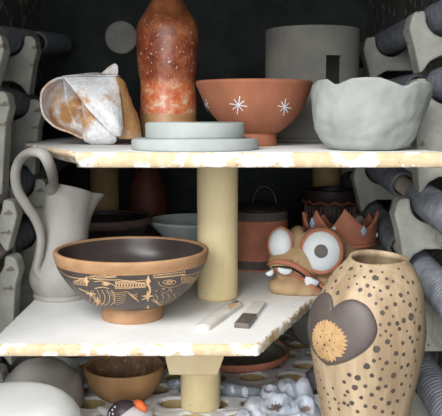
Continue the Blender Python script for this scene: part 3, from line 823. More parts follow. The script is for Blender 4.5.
def window_cylinder():
    Y = 1.17; k = S(Y); x = xat(311.5, Y, 90); c = (x, Y, TOP)
    root = thing('clay_cylinder', c, 'tall grey clay cylinder with a cut rectangular window, behind the pinched bowl', 'clay cylinder')
    r = 45.8*k; H = zat(24, Y-r)-TOP; th = .006; N = 128
    zz = [.006, .02, zat(86, Y-r*.85)-TOP, zat(55.5, Y-r*.85)-TOP, H-.02, H-.001]
    va = math.atan2(x, Y)
    a0 = math.asin((324.5-311.5)/45.8)-va; a1 = math.asin((339.5-311.5)/45.8)-va
    angs = sorted([2*PI*i/N-PI for i in range(N)])
    i0 = min(range(N), key=lambda i: abs(angs[i]-a0)); i1 = min(range(N), key=lambda i: abs(angs[i]-a1)); angs[i0] = a0; angs[i1] = a1
    m = MB(); n = N
    def V(rr, a, z): return (x+rr*math.sin(a), Y-rr*math.cos(a), TOP+z)
    vs = [V(r, a, z) for z in zz for a in angs]+[V(r-th, a, z) for z in zz for a in angs]; O = n*len(zz); fs = []
    for j in range(len(zz)-1):
        for i in range(n):
            if j == 2 and i0 <= i < i1: continue
            k2 = (i+1) % n
            fs += [(j*n+i, j*n+k2, (j+1)*n+k2, (j+1)*n+i), (O+j*n+i, O+(j+1)*n+i, O+(j+1)*n+k2, O+j*n+k2)]
    for i in range(i0, i1):
        for j in (2, 3): fs.append((j*n+i, j*n+i+1, O+j*n+i+1, O+j*n+i))
    for i in (i0, i1): fs.append((2*n+i, 3*n+i, O+3*n+i, O+2*n+i))
    t = len(zz)-1
    for i in range(n): fs.append((t*n+i, t*n+(i+1) % n, O+t*n+(i+1) % n, O+t*n+i)); fs.append((i, (i+1) % n, O+(i+1) % n, O+i))
    m.add(vs, fs, 0, False); ob = m.build('pierced_wall', 'cylclay', root)
    m = MB(); lathe(m, [(.0004, 0), (r+.0, 0), (r+.004, .001), (r+.005, .004), (r+.002, .0075), (r-.008, .0078), (.0004, .0078)], c, 96); m.build('base_plate', 'cylclay', root)
window_cylinder()

def folded():
    Y0 = 1.03
    def Q(px, py, dy=0): return at_y(px, py, Y0+dy)
    c = at_z(105, 142, TOP); c = Vector((c.x, Y0, TOP))
    root = thing('folded_vessel', c, 'folded crackled white and tan slab vessel at the left of the upper shelf', 'vessel')
    def loft(curves, name, mats, n=6, th=.003, closed=False):
        cs = [spline([tuple(Q(*p)) for p in cv], n, closed) for cv in curves]
        rows = []
        for i in range(len(cs[0])):
            rows.append(spline([tuple(cc[i]) for cc in cs], n))
        m = MB(); a = len(rows); b = len(rows[0])
        vs = [v+Vector((noise.noise(v*70), noise.noise(v*70+Vector((9, 0, 0))), noise.noise(v*70+Vector((0, 9, 0)))))*.0010 for r_ in rows for v in r_]
        fs = [(i*b+j, ((i+1) % a)*b+j, ((i+1) % a)*b+j+1, i*b+j+1) for i in range(a if closed else a-1) for j in range(b-1)]
        m.add(vs, fs, 0, True); o = m.build(name, mats, root)
        s_ = o.modifiers.new('s', 'SOLIDIFY'); s_.thickness = th; s_.offset = 0
        return o
    # left mouth: rolled lip leading into a tan hollow
    mouth = [(63, 78, -.01), (52, 81, -.02), (43, 90, -.025), (40.5, 102, -.025), (44, 115, -.02), (54, 126, -.015), (68, 131.5, -.01), (84, 137, -.005), (90, 120, 0), (84, 100, 0), (74, 86, -.005)]
    def shr(f, dx, dyp, d): return [(72+(p[0]-72)*f+dx, 106+(p[1]-106)*f+dyp, p[2]+d) for p in mouth]
    loft([mouth, shr(1.0, 3, 1, .015), shr(.86, 6, 2, .035), shr(.5, 12, 3, .05), shr(.03, 14, 3, .055)], 'rolled_mouth', 'shino_in', closed=True)
    # lower front fold
    loft([[(81, 100, 0), (83, 115, -.012), (83, 130, -.014), (84, 139, -.01), (92, 144, .002)],
          [(89, 106, -.012), (91, 119, -.020), (92, 132, -.020), (94, 140, -.014), (100, 144.6, .002)],
          [(97, 115, -.016), (101, 125, -.022), (103, 134, -.02), (105, 141, -.014), (107, 144.8, .002)],
          [(110, 128, -.016), (114, 133, -.016), (116.5, 137, -.014), (116, 141, -.008), (113, 144.4, .004)]], 'lower_fold', 'shino_in')
    # right tan side, turning away to the back
    loft([[(116, 77, -.004), (118, 92, -.014), (119, 112, -.018), (119.5, 128, -.018), (119, 138, -.010)],
          [(121, 79, 0), (124, 94, -.006), (126, 114, -.010), (127, 128, -.010), (126, 138.5, -.006)],
          [(124.5, 83, .012), (129, 98, .004), (133, 114, .002), (136, 128, .000), (135, 138.5, .000)],
          [(125, 86, .05), (130, 100, .03), (136, 114, .018), (140, 129, .012), (141, 137.5, .012)]], 'right_side', 'shino_tan')
    # back sheet closing the pouch
    loft([[(63, 78, .0), (80, 78, .02), (100, 77, .03), (122, 82, .045)],
          [(66, 100, .02), (84, 102, .05), (106, 100, .06), (128, 104, .05)],
          [(76, 128, .03), (92, 130, .055), (112, 128, .06), (134, 128, .05)],
          [(90, 140, .02), (100, 139, .045), (116, 138, .05), (138, 138, .03)]], 'back_sheet', 'shino')
    # diagonal front flap, pointed at the bottom
    loft([[(63, 77.5, -.012), (72, 88, -.022), (82, 101.5, -.030), (98, 119, -.034), (110, 131, -.032), (118.5, 136, -.026)],
          [(77, 77, -.006), (88, 90, -.024), (97, 104, -.034), (109, 120, -.038), (115.5, 130, -.034), (119.2, 135.7, -.027)],
          [(94, 77, -.002), (103, 91, -.022), (110, 105, -.033), (117, 120, -.036), (119, 129, -.033), (119.8, 135, -.027)],
          [(117, 77, 0), (119.5, 90, -.012), (121, 105, -.020), (122, 120, -.026), (121.5, 128, -.028), (120.4, 134.5, -.026)]], 'front_flap', 'shino', th=.0036)
    # top sheet and the raised back peak
    loft([[(62, 77, -.012), (76, 76.5, -.006), (92, 77, -.002), (117, 76, 0)],
          [(74, 76.5, .01), (86, 74, .014), (98, 74, .02), (119, 76, .02)],
          [(80, 77.5, .03), (92, 77, .035), (104, 77, .04), (122, 81, .045)]], 'top_sheet', 'shino')
    loft([[(99, 76, .020), (105, 75, .022), (112, 75, .024), (118, 78, .026)],
          [(104, 71.5, .024), (109, 70, .026), (114, 69, .028), (118, 71, .028)],
          [(110, 67, .030), (113, 65, .031), (116, 64, .031), (117.8, 67, .031)]], 'raised_peak', 'shino_in')
folded()

# ------------------------------------------------------------------ middle shelf, rear pots
def dark_bowl():
    Y = 1.31; k = S(Y); x = xat(103, Y, 216); c = (x, Y, MID); H = zat(217, Y)-MID
    root = thing('dark_bowl', c, 'wide near-black bowl in the shadow between pitcher and carved bowl', 'bowl')
    full, no = wallprof([(22*k, 0), (26*k, .003), (36*k, H*.45), (45*k, H-.016), (48.5*k, H-.008), (49*k, H)], .005, 5)
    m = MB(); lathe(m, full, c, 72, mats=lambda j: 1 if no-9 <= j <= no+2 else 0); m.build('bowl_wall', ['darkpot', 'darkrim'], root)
dark_bowl()
def pale_dish():
    Y = 1.38; k = S(Y); c = (xat(193, Y, 222), Y, MID); H = zat(221, Y)-MID
    full, no = wallprof([(20*k, 0), (20.5*k, .006), (17*k, .016), (24*k, .026), (38*k, H-.014), (45*k, H)], .004, 6, bottom=.022)
    m = MB(); lathe(m, full, c, 72)
    tag(m.build('footed_dish', 'celadon', origin=c), 'blue grey footed dish behind the carved bowl, next to the tall post', 'dish')
pale_dish()
def dark_vase():
    Y = 1.52; k = S(Y); c = (xat(148, Y, 200), Y, MID)
    full, no = wallprof([(14*k, 0), (16*k, .004), (19*k, .05), (19.5*k, .09), (17*k, .125), (12*k, .15), (11*k, .165), (13*k, .175)], .004, 6)
    m = MB(); lathe(m, full, c, 56)
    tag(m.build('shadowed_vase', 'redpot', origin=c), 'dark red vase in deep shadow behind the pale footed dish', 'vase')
dark_vase()
def banded_jar():
    b = at_z(257, 266, MID); Y = b.y; k = S(Y); c = (xat(257, Y, 240), Y, MID); H = zat(210, Y)-MID; r = 31*k
    root = thing('lidded_jar', c, 'terracotta jar with dark bands and arched lid handle, right of the tall post', 'jar')
    full, no = wallprof([(r*.96, 0), (r*.985, .002), (r*1.0, .013), (r*1.01, H*.5), (r*1.0, H-.018), (r*.985, H)], .005, 6)
    def mt(j):
        z = full[j][1]
        if j > no: return 0
        return 1 if (.003 < z < .0165) or z > H-.0165 else 0
    m = MB(); lathe(m, full, c, 72, mats=mt); m.build('jar_body', ['terra2', 'band'], root)
    m = MB(); lathe(m, [(.0004, H+.001), (r*.99, H+.001), (r*1.0, H+.004), (r*.9, H+.009), (r*.4, H+.014), (.0004, H+.015)], c, 64)
    lid = m.build('lid', 'darkpot', root)
    m = MB(); hx = xat(271, Y, 200)
    P = [Vector((hx+.0205*math.cos(t)*(1 if t < PI else 1), Y, MID+H+.008+.034*math.sin(t))) for t in [PI*i/16 for i in range(17)]]
    P = [Vector((c[0]+(p.x-hx)+ .012, Y-.004, p.z)) for p in P]
    sweep(m, P, .0036, 10); m.build('lid_handle', 'darkpot', lid)
banded_jar()
def scallop_pot():
    Y = 1.31; k = S(Y); c = (xat(331, Y, 195), Y, MID); H = zat(190, Y)-MID; r = 27*k
    root = thing('scalloped_pot', c, 'dark pot with scalloped terracotta trim in shadow behind the crown', 'pot')
    full, no = wallprof([(r*.7, 0), (r*.75, .003), (r*.95, H*.5), (r*.93, H*.8), (r, H-.01), (r*1.03, H)], .0045, 6)
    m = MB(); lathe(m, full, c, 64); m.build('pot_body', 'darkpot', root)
    m = MB(); n = 110; P = [Vector((c[0]+(r*1.0+.001)*math.sin(2*PI*i/n), Y-(r*1.0+.001)*math.cos(2*PI*i/n), MID+H-.017-.0045*abs(math.sin(2*PI*i/n*6)))) for i in range(n+1)]
    sweep(m, P, .0022, 8, caps=False); m.build('scalloped_trim', 'brownpot', root)
    m = MB()
    for i in range(36):
        a = 2*PI*i/36; rr = r*.945
        d = Vector((math.sin(a), -math.cos(a), 0))
        z0, z1 = MID+H-.048, MID+H-.026
        sweep(m, [Vector((c[0], Y, z0))+d*(rr), Vector((c[0], Y, z1))+d*(rr)], .0016, 6)
    m.build('pale_flutes', 'darkrim', root)
scallop_pot()

# ------------------------------------------------------------------ crowned monster head
def monster():
    b = at_z(315, 290, MID); Y = 1.125
    c = Vector((xat(318, Y, 280), Y, MID))
    root = thing('monster_head', c, 'tan clay monster head with bulging eyes, teeth and a terracotta crown', 'ceramic figure')
    def Q(px, py, Yd): return at_y(px, py, Yd)
    m = MB()
    k = S(1.1)
    ellipsoid(m, Q(322, 262, 1.135), (50*k, .062, 34*k))           # skull
    ellipsoid(m, Q(345, 266, 1.15), (34*k, .055, 30*k))
    ellipsoid(m, Q(299, 259, 1.095), (30*k, .042, 22*k))           # snout
    ellipsoid(m, Q(285, 262, 1.085), (17*k, .032, 14*k))
    ellipsoid(m, Q(321, 251, 1.075), (25*k, .014, 25*k))           # socket of the large eye
    ellipsoid(m, Q(289, 243, 1.100), (11*k, .020, 13*k))           # left socket
    ellipsoid(m, Q(298, 238, 1.10), (9*k, .030, 13*k))             # brow between the eyes
    for (px, py, rx, rz, yy) in ((279, 286, 11, 9, 1.075), (291, 287, 16, 10, 1.07), (305, 290, 16, 8, 1.07), (318, 291, 16, 8, 1.075), (332, 288, 20, 10, 1.085)):
        ellipsoid(m, Q(px, py, yy), (rx*k, .022, rz*k))            # chin and jaw folds
    bb = MB(); box(bb, (c.x-.2, Y-.3, MID-.2), (c.x+.2, Y+.3, MID))
    hd = remesh(m, .0028, 6)
    hd.v = [Vector((v.x, v.y, max(v.z, MID+.0005))) for v in hd.v]
    bv = hd.bvh()
    head = hd.build('head', 'tancl', root)
    def stroke(name, pts, r, mat, sink=.3, seg=12, flat=1.0):
        P = []
        q = [tuple(v) for v in spline(pts, 6)]
        for a in q:
            h = cast(bv, a[0], a[1])
            if h: P.append(h[0]+h[1]*r*sink)
        # relax
        for _ in range(5): P = [P[0]]+[(P[i-1]+P[i]*2+P[i+1])/4 for i in range(1, len(P)-1)]+[P[-1]]
        mm = MB(); n = len(P); rr = [r*(.55+.45*min(1, 4*min(i, n-1-i)/n+.0)) for i in range(n)]
        sweep(mm, P, rr, seg, flat=flat); return mm.build(name, mat, root)
    stroke('upper_lip', [(267, 266), (272, 262.5), (282, 261.8), (293, 264.5), (303, 270), (313, 278), (322, 287), (330, 294)], .0042, 'terra2')
    stroke('lower_lip', [(268, 271), (275, 270), (286, 271), (297, 276), (307, 283), (316, 290), (322, 294)], .0032, 'terra2')
    st = stroke('mouth_gap', [(273, 267), (284, 266.5), (296, 270), (306, 277), (315, 284.5), (322, 290.5)], .0017, 'darkpot', sink=.7)
    for (px, py, w, h, an) in ((269.5, 272, 4.2, 4.2, -.5), (285, 268.5, 7.2, 5.0, .15), (311, 284.5, 7.5, 8.0, .45)):
        hh = cast(bv, px, py)
        P0 = hh[0]+hh[1]*(.0075 if px > 300 else .004) if hh else Q(px, py, 1.05)
        mm = MB(); Rm = Matrix.Rotation(an, 3, 'Y')
        ellipsoid(mm, P0, (w*k, .0042, h*k), Rm, 20, 12)
        # flat top edge of a tooth
        up = Rm @ Vector((0, 0, 1))
        mm.v = [v-up*max(0, (v-P0).dot(up)-h*k*.25) for v in mm.v]
        mm.build('tooth', 'eyewhite', root)
    # eyes
    def eye(px, py, Yd, rx, rz, look, ring_r, pup, thick=.011):
        P0 = Q(px, py, Yd); n = Vector(look).normalized()
        x = Vector((0, 0, 1)).cross(n).normalized(); z = n.cross(x)
        def loc(u, v, w): return P0+x*u+z*v+n*w
        mm = MB(); vs = []; A = 40; Bn = 10
        for j in range(Bn+1):
            ph = PI/2*j/Bn
            for i in range(A):
                t = 2*PI*i/A; rr = math.cos(ph) if j < Bn else .002
                vs.append(loc(rx*rr*math.cos(t), rz*rr*math.sin(t), thick*math.sin(ph)))
        for i in range(A): vs.append(loc(rx*math.cos(2*PI*i/A), rz*math.sin(2*PI*i/A), -.012))
        fs = [(j*A+i, j*A+(i+1) % A, (j+1)*A+(i+1) % A, (j+1)*A+i) for j in range(Bn) for i in range(A)]
        Bq = (Bn+1)*A; fs += [(i, (i+1) % A, Bq+(i+1) % A, Bq+i) for i in range(A)]
        fs.append(tuple(Bn*A+i for i in range(A)))
        mm.add(vs, fs, 0, True); e = mm.build('eye', 'eyewhite', root)
        mm = MB(); sweep(mm, [loc((rx+.0012)*math.cos(t), (rz+.0012)*math.sin(t), .0005) for t in [2*PI*i/48 for i in range(49)]], ring_r, 10, caps=False)
        mm.build('eye_rim', 'terra2', e)
        if pup:
            u, v, pr = pup; mm = MB(); w = thick*math.sqrt(max(0, 1-(u/rx)**2-(v/rz)**2))
            vs = [];
            for j, (f_, hh_) in enumerate(((1, -.0015), (1, .0008), (.9, .0013), (.02, .0015))):
                for i in range(24):
                    t = 2*PI*i/24; vs.append(loc(u+pr*f_*math.cos(t), v+pr*f_*math.sin(t), w+hh_))
            mm.add(vs, [(j*24+i, j*24+(i+1) % 24, (j+1)*24+(i+1) % 24, (j+1)*24+i) for j in range(3) for i in range(24)], 0, True)
            mm.build('pupil', 'pupil', e)
        return e
    eye(321.5, 251, 1.058, 18.9*k, 20.2*k, (-.30, -1, .05), .0034, (.001, .001, 6.6*k))
    eye(280.5, 244, 1.078, 12.0*k, 15.5*k, (-.52, -.85, .10), .0020, None, thick=.013)
    # nostrils
    mm = MB()
    for px, py in ((292, 260.5), (298, 262)):
        h = cast(bv, px, py)
        if h: disc_at(mm, h[0], h[1], .0011, 0, .0005, 10)
    if mm.v: mm.build('nostrils', 'darkpot', root)
    # crown
    cy = 1.155; cxx = xat(340, cy, 230); kk = S(cy); r1 = 39.5*kk; r0 = 35*kk
    zb = zat(246, cy-r0)-.006; cw = .005
    tips = [(-86, 209), (-47, 211), (-3, 208.5), (72, 212), (118, 206), (160, 206), (-160, 206), (-118, 206)]   # (angle, pixel row of the peak)
    def tipz(a):
        d = math.degrees(a); d = (d+180) % 360-180
        ts = sorted(tips); best = 0
        for i in range(len(ts)):
            a0 = ts[i][0]; a1 = ts[(i+1) % len(ts)][0]
            if a1 <= a0: a1 += 360
            dd = d if d >= a0 else d+360
            if a0 <= dd <= a1:
                t = (dd-a0)/(a1-a0); u = abs(2*t-1)
                return u**1.35
        return 0
    H0 = zat(229, cy-r1)-zb; H1 = zat(209, cy-r1)-zb
    N = 240; m = MB(); lv = 8; vs = []
    def hgt(a): return (H0+(H1-H0)*tipz(a))*(.82+.18*math.cos(a))
    for side in (0, 1):
        for j in range(lv+1):
            for i in range(N):
                a = 2*PI*i/N; z = hgt(a)*j/lv; r = r0+(r1-r0)*min(1, z/H1)**.8-(cw if side else 0)
                vs.append((cxx+r*math.sin(a), cy-r*math.cos(a), zb+z))
    O = (lv+1)*N; fs = []
    for j in range(lv):
        for i in range(N):
            k2 = (i+1) % N; fs += [(j*N+i, j*N+k2, (j+1)*N+k2, (j+1)*N+i), (O+j*N+i, O+(j+1)*N+i, O+(j+1)*N+k2, O+j*N+k2)]
    for i in range(N):
        k2 = (i+1) % N; fs += [(lv*N+i, lv*N+k2, O+lv*N+k2, O+lv*N+i), (i, O+i, O+k2, k2)]
    m.add(vs, fs, 0, True); cr = m.build('crown', 'terra2', root); cr['label'] = 'terracotta crown with pale jewels'
    bvc = m.bvh()
    mm = MB()
    for zq in (.004, .010):
        sweep(mm, [Vector((cxx+(r0+.0012)*math.sin(t), cy-(r0+.0012)*math.cos(t), zb+zq)) for t in [2*PI*i/80 for i in range(81)]], .0022, 8, caps=False)
    mm.build('crown_band', 'terra2', cr)
    def jewel(px, py, w, h, mat, dia):
        hh = cast(bvc, px, py)
        if not hh: return
        p0, n = hh; x = Vector((0, 0, 1)).cross(n).normalized(); z = n.cross(x); mj = MB(); A = 4 if dia else 18; vs = []
        for (f_, d) in ((1, -.001), (1, .001), (.75, .0022), (.02, .0024)):
            for i in range(A): t = 2*PI*i/A; vs.append(p0+x*(w*f_*math.cos(t))+z*(h*f_*math.sin(t))+n*d)
        mj.add(vs, [(j*A+i, j*A+(i+1) % A, (j+1)*A+(i+1) % A, (j+1)*A+i) for j in range(3) for i in range(A)], 0, not dia)
        mj.build('jewel', mat, cr)
    jewel(312.5, 223.5, 3.4*kk, 6.2*kk, 'blue', True); jewel(307.5, 236.5, 3.3*kk, 4.2*kk, 'blue', False); jewel(334, 228.5, 2*kk, 2*kk, 'white', False)
    jewel(363.5, 231, 3.6*kk, 5.2*kk, 'blue', True); jewel(301.5, 223, 1.6*kk, 2.2*kk, 'white', False); jewel(376.5, 235, 1.6*kk, 2.4*kk, 'white', False)
monster()

# ------------------------------------------------------------------ test tiles on the middle shelf
def tile_long():
    a = at_z(200, 332, MID); b = at_z(237, 305, MID); d = (b-a); L = d.length; d.normalize(); s_ = Vector((d.y, -d.x, 0))
    root = thing('test_tile', (a+b)/2, 'long rounded white test tile with tan patches lying before the tall post', 'test tile')
    n = 40; w = .0112; th = .0062; outl = []
    for i in range(n+1):
        t = i/n; e = min(t*L, (1-t)*L); q = min(1, e/.012); ww = w*math.sqrt(max(0, 1-(1-q)**2))*(.82+.18*t); outl.append((t*L, ww))
    pts = [(u, v) for u, v in outl]+[(u, -v) for u, v in outl[::-1][1:-1]]
    m = MB(); N = len(pts); lv = [(1, 0), (1.0, .0008), (1, th-.001), (.93, th), (.5, th+.0006)]
    vs = [];
    for f_, z in lv:
        for u, v in pts:
            p = a+d*(L/2+(u-L/2)*(f_ if f_ > .9 else 1))+s_*(v*f_); vs.append((p.x, p.y, MID+z))
    fs = [(j*N+i, j*N+(i+1) % N, (j+1)*N+(i+1) % N, (j+1)*N+i) for j in range(len(lv)-1) for i in range(N)]+[tuple((len(lv)-1)*N+i for i in range(N))]
    m.add(vs, fs, 0, True); o = m.build('tile_slab', 'tile_white', root); bv = m.bvh()
    m = MB()
    for pi_, poly in enumerate(([(228, 305), (236, 303.5), (238.3, 305), (236, 309), (232, 311.5), (229, 309.5)], [(213, 325), (218, 318), (221, 319.5), (222.5, 322), (219, 325), (215, 328.5)])):
        m = MB()
        P = [cast(bv, *q) for q in poly]; P = [h[0] for h in P if h]
        if len(P) > 2:
            m.add([p+Vector((0, 0, .0010)) for p in P], [tuple(range(len(P)))], 0, False)
        m.build('bare_patch', 'tile_tan', root)['label'] = 'bare tan patch'
tile_long()
def tile_bar():
    a = at_z(241.5, 328.5, MID); b = at_z(260, 305, MID); d = (b-a); L = d.length; d.normalize(); s_ = Vector((d.y, -d.x, 0))
    root = thing('test_tile', (a+b)/2, 'narrow white test bar with a dark glazed end, right of the long tile', 'test tile')
    def bar(t0, t1, w, z0, z1, name, mat):
        m = MB(); vs = []
        for z in (z0, z1):
            for (t, s2) in ((t0, -1), (t1, -1), (t1, 1), (t0, 1)):
                p = a+d*(L*t)+s_*(w*s2); vs.append((p.x, p.y, MID+z))
        m.add(vs, [(0, 1, 2, 3), (4, 5, 6, 7)]+[(i, (i+1) % 4, 4+(i+1) % 4, 4+i) for i in range(4)], 0, False)
        o = m.build(name, mat, root); b_ = o.modifiers.new('b', 'BEVEL'); b_.width = .0008; b_.segments = 2; return o
    bar(.12, 1, .0088, 0, .0058, 'white_bar', 'tile_white')
    bar(0, .42, .0094, .0, .0064, 'dark_end', 'tile_dark')['label'] = 'dark glazed end'
tile_bar()

# ------------------------------------------------------------------ lowest shelf
def brown_bowl():
    b = at_z(125, 396.5, LOW); Y = b.y; k = S(Y)*1.02; c = (b.x, Y, LOW); H = zat(365.5, Y)-LOW
    full, no = wallprof([(19*k, 0), (23.5*k, .0015), (31*k, .011), (37*k, .025), (40*k, H-.008), (40.6*k, H)], .0042, 7)
    m = MB(); lathe(m, full, c, 80, mats=lambda j: 1 if j > no+3 else 0)
    tag(m.build('brown_bowl', ['wood', 'wood_in'], origin=c), 'small brown bowl with speckled dark inside on the lowest shelf', 'bowl')
brown_bowl()
def dome(name, px, Y, prof, mat, label, seg=80):
    c = (xat(px, Y, 390), Y, LOW); k = S(Y)
    m = MB(); lathe(m, prof, c, seg); return tag(m.build(name, mat, origin=c), label, 'bowl')
Yd = 1.03; k = S(Yd); Hd = zat(361, Yd)-LOW
pr = [tuple(v) for v in spline([(43*k, 0), (43*k, .012), (40.5*k, .035), (34*k, Hd-.020), (24*k, Hd-.006), (14*k, Hd-.001), (.0004, Hd)], 6)]
dome('upturned_bowl', 42, Yd, pr, 'dome_grey', 'warm grey upturned bowl on the lowest shelf, behind the paler one')
Yd = .80; k = S(Yd); Hd = zat(383, Yd+.045)-LOW
pr = [tuple(v) for v in spline([(70*k, .002), (72.5*k, .006), (73.5*k, .04), (74*k, Hd*.70), (72.5*k, Hd-.022), (71.5*k, Hd-.020), (66*k, Hd-.012), (54*k, Hd-.003), (36*k, Hd), (.0004, Hd+.0005)], 6)]
dome('upturned_bowl', 8, Yd, pr, 'dome_white', 'pale smooth upturned bowl at the front left of the lowest shelf')
def rear_bowl():
    Y = 1.27; k = S(Y); c = (xat(70, Y, 360), Y, LOW)
    full, no = wallprof([(18*k, 0), (20*k, .002), (27*k, .02), (31*k, .05)], .004, 6)
    m = MB(); lathe(m, full, c, 64)
    tag(m.build('grey_bowl', 'celadon', origin=c), 'grey bowl far under the middle shelf, behind the upturned bowls', 'bowl')
rear_bowl()
def saucer():
    Y = 1.215; k = S(Y); c = (xat(236, Y, 365), Y, LOW); H = zat(350, Y)-LOW
    full, no = wallprof([(34*k, 0), (38*k, .001), (46*k, .010), (53*k, H-.009), (55*k, H-.003), (55.5*k, H)], .006, 6)
    m = MB(); lathe(m, full, c, 80, mats=lambda j: 1 if j > no+4 else 0)
    tag(m.build('terracotta_dish', ['terra2', 'moss'], origin=c), 'shallow terracotta dish with grey inside, half hidden behind the short post', 'dish')
saucer()
def moss_pot():
    Y = 1.33; c = (xat(318, Y, 350), Y, LOW)
    full, no = wallprof([(.034, 0), (.040, .003), (.052, .03), (.055, .06), (.050, .085), (.046, .095)], .005, 6)
    m = MB(); lathe(m, full, c, 64)
    tag(m.build('grey_pot', 'moss', origin=c), 'grey green pot in shadow between terracotta dish and spotted vase', 'pot')
moss_pot()
def rock():
    b = at_z(318, 388, LOW); m = MB()
    ellipsoid(m, (b.x, b.y, LOW+.016), (.019, .017, .019), None, 40, 26)
    ellipsoid(m, (b.x-.006, b.y-.004, LOW+.01), (.017, .016, .012), None, 40, 26)
    m2 = remesh(m, .002, 3)
    m2.v = [v+(v-Vector((b.x, b.y, LOW+.014))).normalized()*noise.noise(v*120)*.004 for v in m2.v]
    m2.v = [Vector((v.x, v.y, max(v.z, LOW+.0003))) for v in m2.v]
    tag(m2.build('clay_lump', 'rock', origin=(b.x, b.y, LOW)), 'dark purplish lump of clay beside the foot of the spotted vase', 'clay lump')
rock()
def bird():
    Y = .945; k = S(Y); c = Vector((xat(128, Y, 410), Y, LOW))
    root = thing('bird_figurine', c, 'small painted bird figurine with orange beak in front of the brown bowl', 'figurine')
    T = zat(400.5, Y)
    m = MB(); hc = Vector((c.x-.004, Y, T-.0215))
    ellipsoid(m, c+Vector((.002, .004, .017)), (.031, .023, .0175)); ellipsoid(m, hc, (.0225, .0175, .0205))
    ellipsoid(m, c+Vector((-.030, .012, .016)), (.016, .009, .006), Matrix.Rotation(.4, 3, 'Y'))
    b = remesh(m, .0018, 5); b.v = [Vector((v.x, v.y, max(v.z, LOW+.0003))) for v in b.v]; b.build('body', 'birdgrey', root)
    # dark hood over the back of the head
    m = MB(); vs = []; A, Bn = 28, 14
    for j in range(Bn+1):
        ph = PI*.46*j/Bn
        for i in range(A):
            t = 2*PI*i/A; d = Vector((math.sin(ph)*math.cos(t), math.sin(ph)*math.sin(t), math.cos(ph)))
            d = Matrix.Rotation(-.72, 3, 'Y') @ (Matrix.Rotation(-.25, 3, 'X') @ d)
            vs.append(hc+Vector((d.x*.0236, d.y*.0186, d.z*.0216)))
    m.add(vs, [(j*A+i, j*A+(i+1) % A, (j+1)*A+(i+1) % A, (j+1)*A+i) for j in range(Bn) for i in range(A)], 0, True)
    bv = m.bvh(); hood = m.build('hood', 'slate', root)
    m = MB()
    for px, py in ((110, 413), (112.5, 410), (115, 407), (109.5, 415.5), (113, 414)):
        h = cast(bv, px, py)
        if h: disc_at(m, h[0], h[1], .0016, 0, .0004, 10)
    if m.v: m.build('white_dots', 'white', hood)
    m = MB(); bp = at_y(141.5, 405.5, Y-.010)
    sweep(m, [bp+Vector((-.008, .002, .003)), bp+Vector((-.002, -.001, .0015)), bp+Vector((.004, -.004, -.003)), bp+Vector((.0055, -.005, -.0075))], [.0055, .0062, .0045, .001], 14)
    m.build('beak', 'orange', root)
    m = MB(); ellipsoid(m, Vector((hc.x+.010, Y-.0115, T-.031)), (.0135, .0085, .0105)); m.build('breast', 'maroon', root)
    m = MB(); ep = at_y(134, 405, Y-.0150); ellipsoid(m, ep, (.0016, .0012, .0016)); m.build('eye', 'slate', root)
bird()
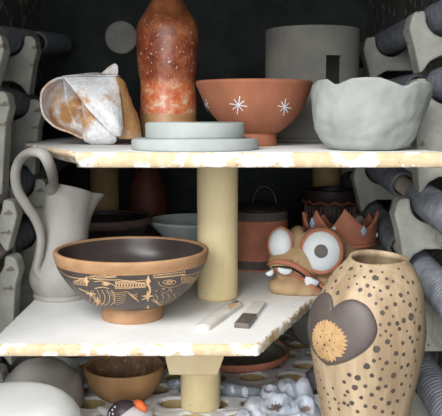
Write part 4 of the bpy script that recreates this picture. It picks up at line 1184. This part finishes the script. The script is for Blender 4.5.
def coral():
    def Q(px, py, r=0): p = at_z(px, py, LOW+r); return p
    c = at_z(275, 400, LOW)
    root = thing('coral_sculpture', c, 'white and blue glazed branching sculpture with holes, between short post and spotted vase', 'sculpture')
    m = MB()
    def ch(pts, rad):
        P = spline([tuple(Q(px, py, r*.9)) for (px, py), r in zip(pts, rad)], 5)
        rr = [v[0] for v in spline([(r, 0) for r in rad], 5)]
        sweep(m, P, rr, 14)
        for q, r in ((P[0], rr[0]), (P[-1], rr[-1])): ellipsoid(m, q, (r, r, r), None, 14, 10)
    def loop(px, py, rx, ry, r):
        pts = [(px+rx*math.cos(t), py+ry*math.sin(t)) for t in [2*PI*k/14 for k in range(15)]]
        P = [Q(a, b, r) for a, b in pts]; sweep(m, P, r*1.05, 12, caps=False)
    lobes = [(286, 401, 17, 8), (303, 400, 11, 6), (270, 407, 16, 8), (255, 415, 14, 9), (280, 416, 24, 13), (304, 417, 17, 13), (270, 432, 34, 13), (300, 432, 24, 13), (243, 425, 12, 9)]
    holes = [(269.5, 407, 5.4, 3.0), (275.5, 417, 9, 4.8), (305, 419, 7, 5), (289, 408.5, 4.2, 3.6), (257, 426, 6, 3.6), (292, 430, 7, 4)]
    x0, x1, y0, y1, st = 228, 330, 380, 446, .75; nx, ny = int((x1-x0)/st), int((y1-y0)/st)
    b = MB(); idx = {}; vs = []; hs = set()
    for j_ in range(ny+1):
        for i_ in range(nx+1):
            px, py = x0+i_*st, y0+j_*st
            wob = noise.noise(Vector((px*.06, py*.08, 1)))*.10
            ds = [1-math.hypot((px-a)/c_, (py-d_)/e_)+wob for a, d_, c_, e_ in lobes]
            F_ = math.log(sum(math.exp(9*q) for q in ds))/9
            if F_ <= 0: continue
            h_ = (.011+.021*max(0, min(1, (434-py)/38)))*math.sqrt(min(1, F_*1.9)); h_ *= .80+.22*max(min(1, max(ds)*1.4), 0)
            for a, d_, c_, e_ in holes:
                q = math.hypot((px-a)/c_, (py-d_)/e_)
                t = max(0, min(1, (q-.70)/.30)); t = t*t*(3-2*t)
                if q < .84: hs.add(len(vs))
                h_ = h_-.0095*(1-t)+.0022*math.exp(-((q-1.35)/.25)**2)
            h_ += noise.noise(Vector((px*.22, py*.3, 4)))*.0009
            g = at_z(px, py, LOW); idx[(i_, j_)] = len(vs); vs.append((g.x, g.y, LOW+.0005+max(.0006, h_)))
    n0 = len(vs); vs += [(v[0], v[1], LOW+.0003) for v in vs]; fs = []; pit = []; edge = {}
    for (i_, j_) in list(idx):
        q = [(i_, j_), (i_+1, j_), (i_+1, j_+1), (i_, j_+1)]
        if all(k_ in idx for k_ in q):
            f_ = [idx[k_] for k_ in q]; (pit if all(k_ in hs for k_ in f_) else fs).append(tuple(f_)); fs.append(tuple(n0+k_ for k_ in f_[::-1]))
            for a, d_ in zip(f_, f_[1:]+f_[:1]):
                if (d_, a) in edge: edge.pop((d_, a))
                else: edge[(a, d_)] = 1
    fs += [(a, d_, n0+d_, n0+a) for a, d_ in edge]
    b.add(vs, fs, 0, True); b.f += pit; b.m += [1]*len(pit); b.sm += [True]*len(pit)
    b.build('pierced_body', ['coral', 'pit'], root)
    m = MB(); ch([(172, 384), (190, 383), (208, 385), (224, 388), (240, 391), (256, 393), (264, 394)], [.008, .0095, .0105, .0110, .0098, .0088, .007])
    b = remesh(m, .0024, 3); b.v = [Vector((v.x, v.y, max(v.z, LOW+.0004))) for v in b.v]; b.build('tapered_limb', 'limb', root)['label'] = 'blue grey tapered limb'
coral()

# ------------------------------------------------------------------ light: daylight room in front of the open kiln, plus an added front fill
w = bpy.data.worlds.new('world'); bpy.context.scene.world = w; w.use_nodes = True
bg = w.node_tree.nodes['Background']; bg.inputs[0].default_value = (.97, .985, 1, 1); bg.inputs[1].default_value = .55
def area(name, loc, target, sx, sy, power, col=(1, 1, 1)):
    l = bpy.data.lights.new(name, 'AREA'); l.shape = 'RECTANGLE'; l.size = sx; l.size_y = sy; l.energy = power; l.color = col
    o = bpy.data.objects.new(name, l); C.objects.link(o); o.location = loc
    o.rotation_euler = (Vector(target)-Vector(loc)).to_track_quat('-Z', 'Y').to_euler()
    return o
area('room_light', (-.80, -.9, 1.7), (0, 1.0, .2), 1.5, 1.3, 88, (1, 1, .99))
area('front_fill', (-.30, -1.5, .62), (0, 1.0, .22), 1.5, .9, 33, (.98, .99, 1))  # added low fill from the front, not an actual window
sc = bpy.context.scene
sc.view_settings.view_transform = 'Standard'; sc.view_settings.look = 'None'; sc.view_settings.gamma = 1
sc.view_settings.exposure = 0.02
sc.cycles.max_bounces = 6
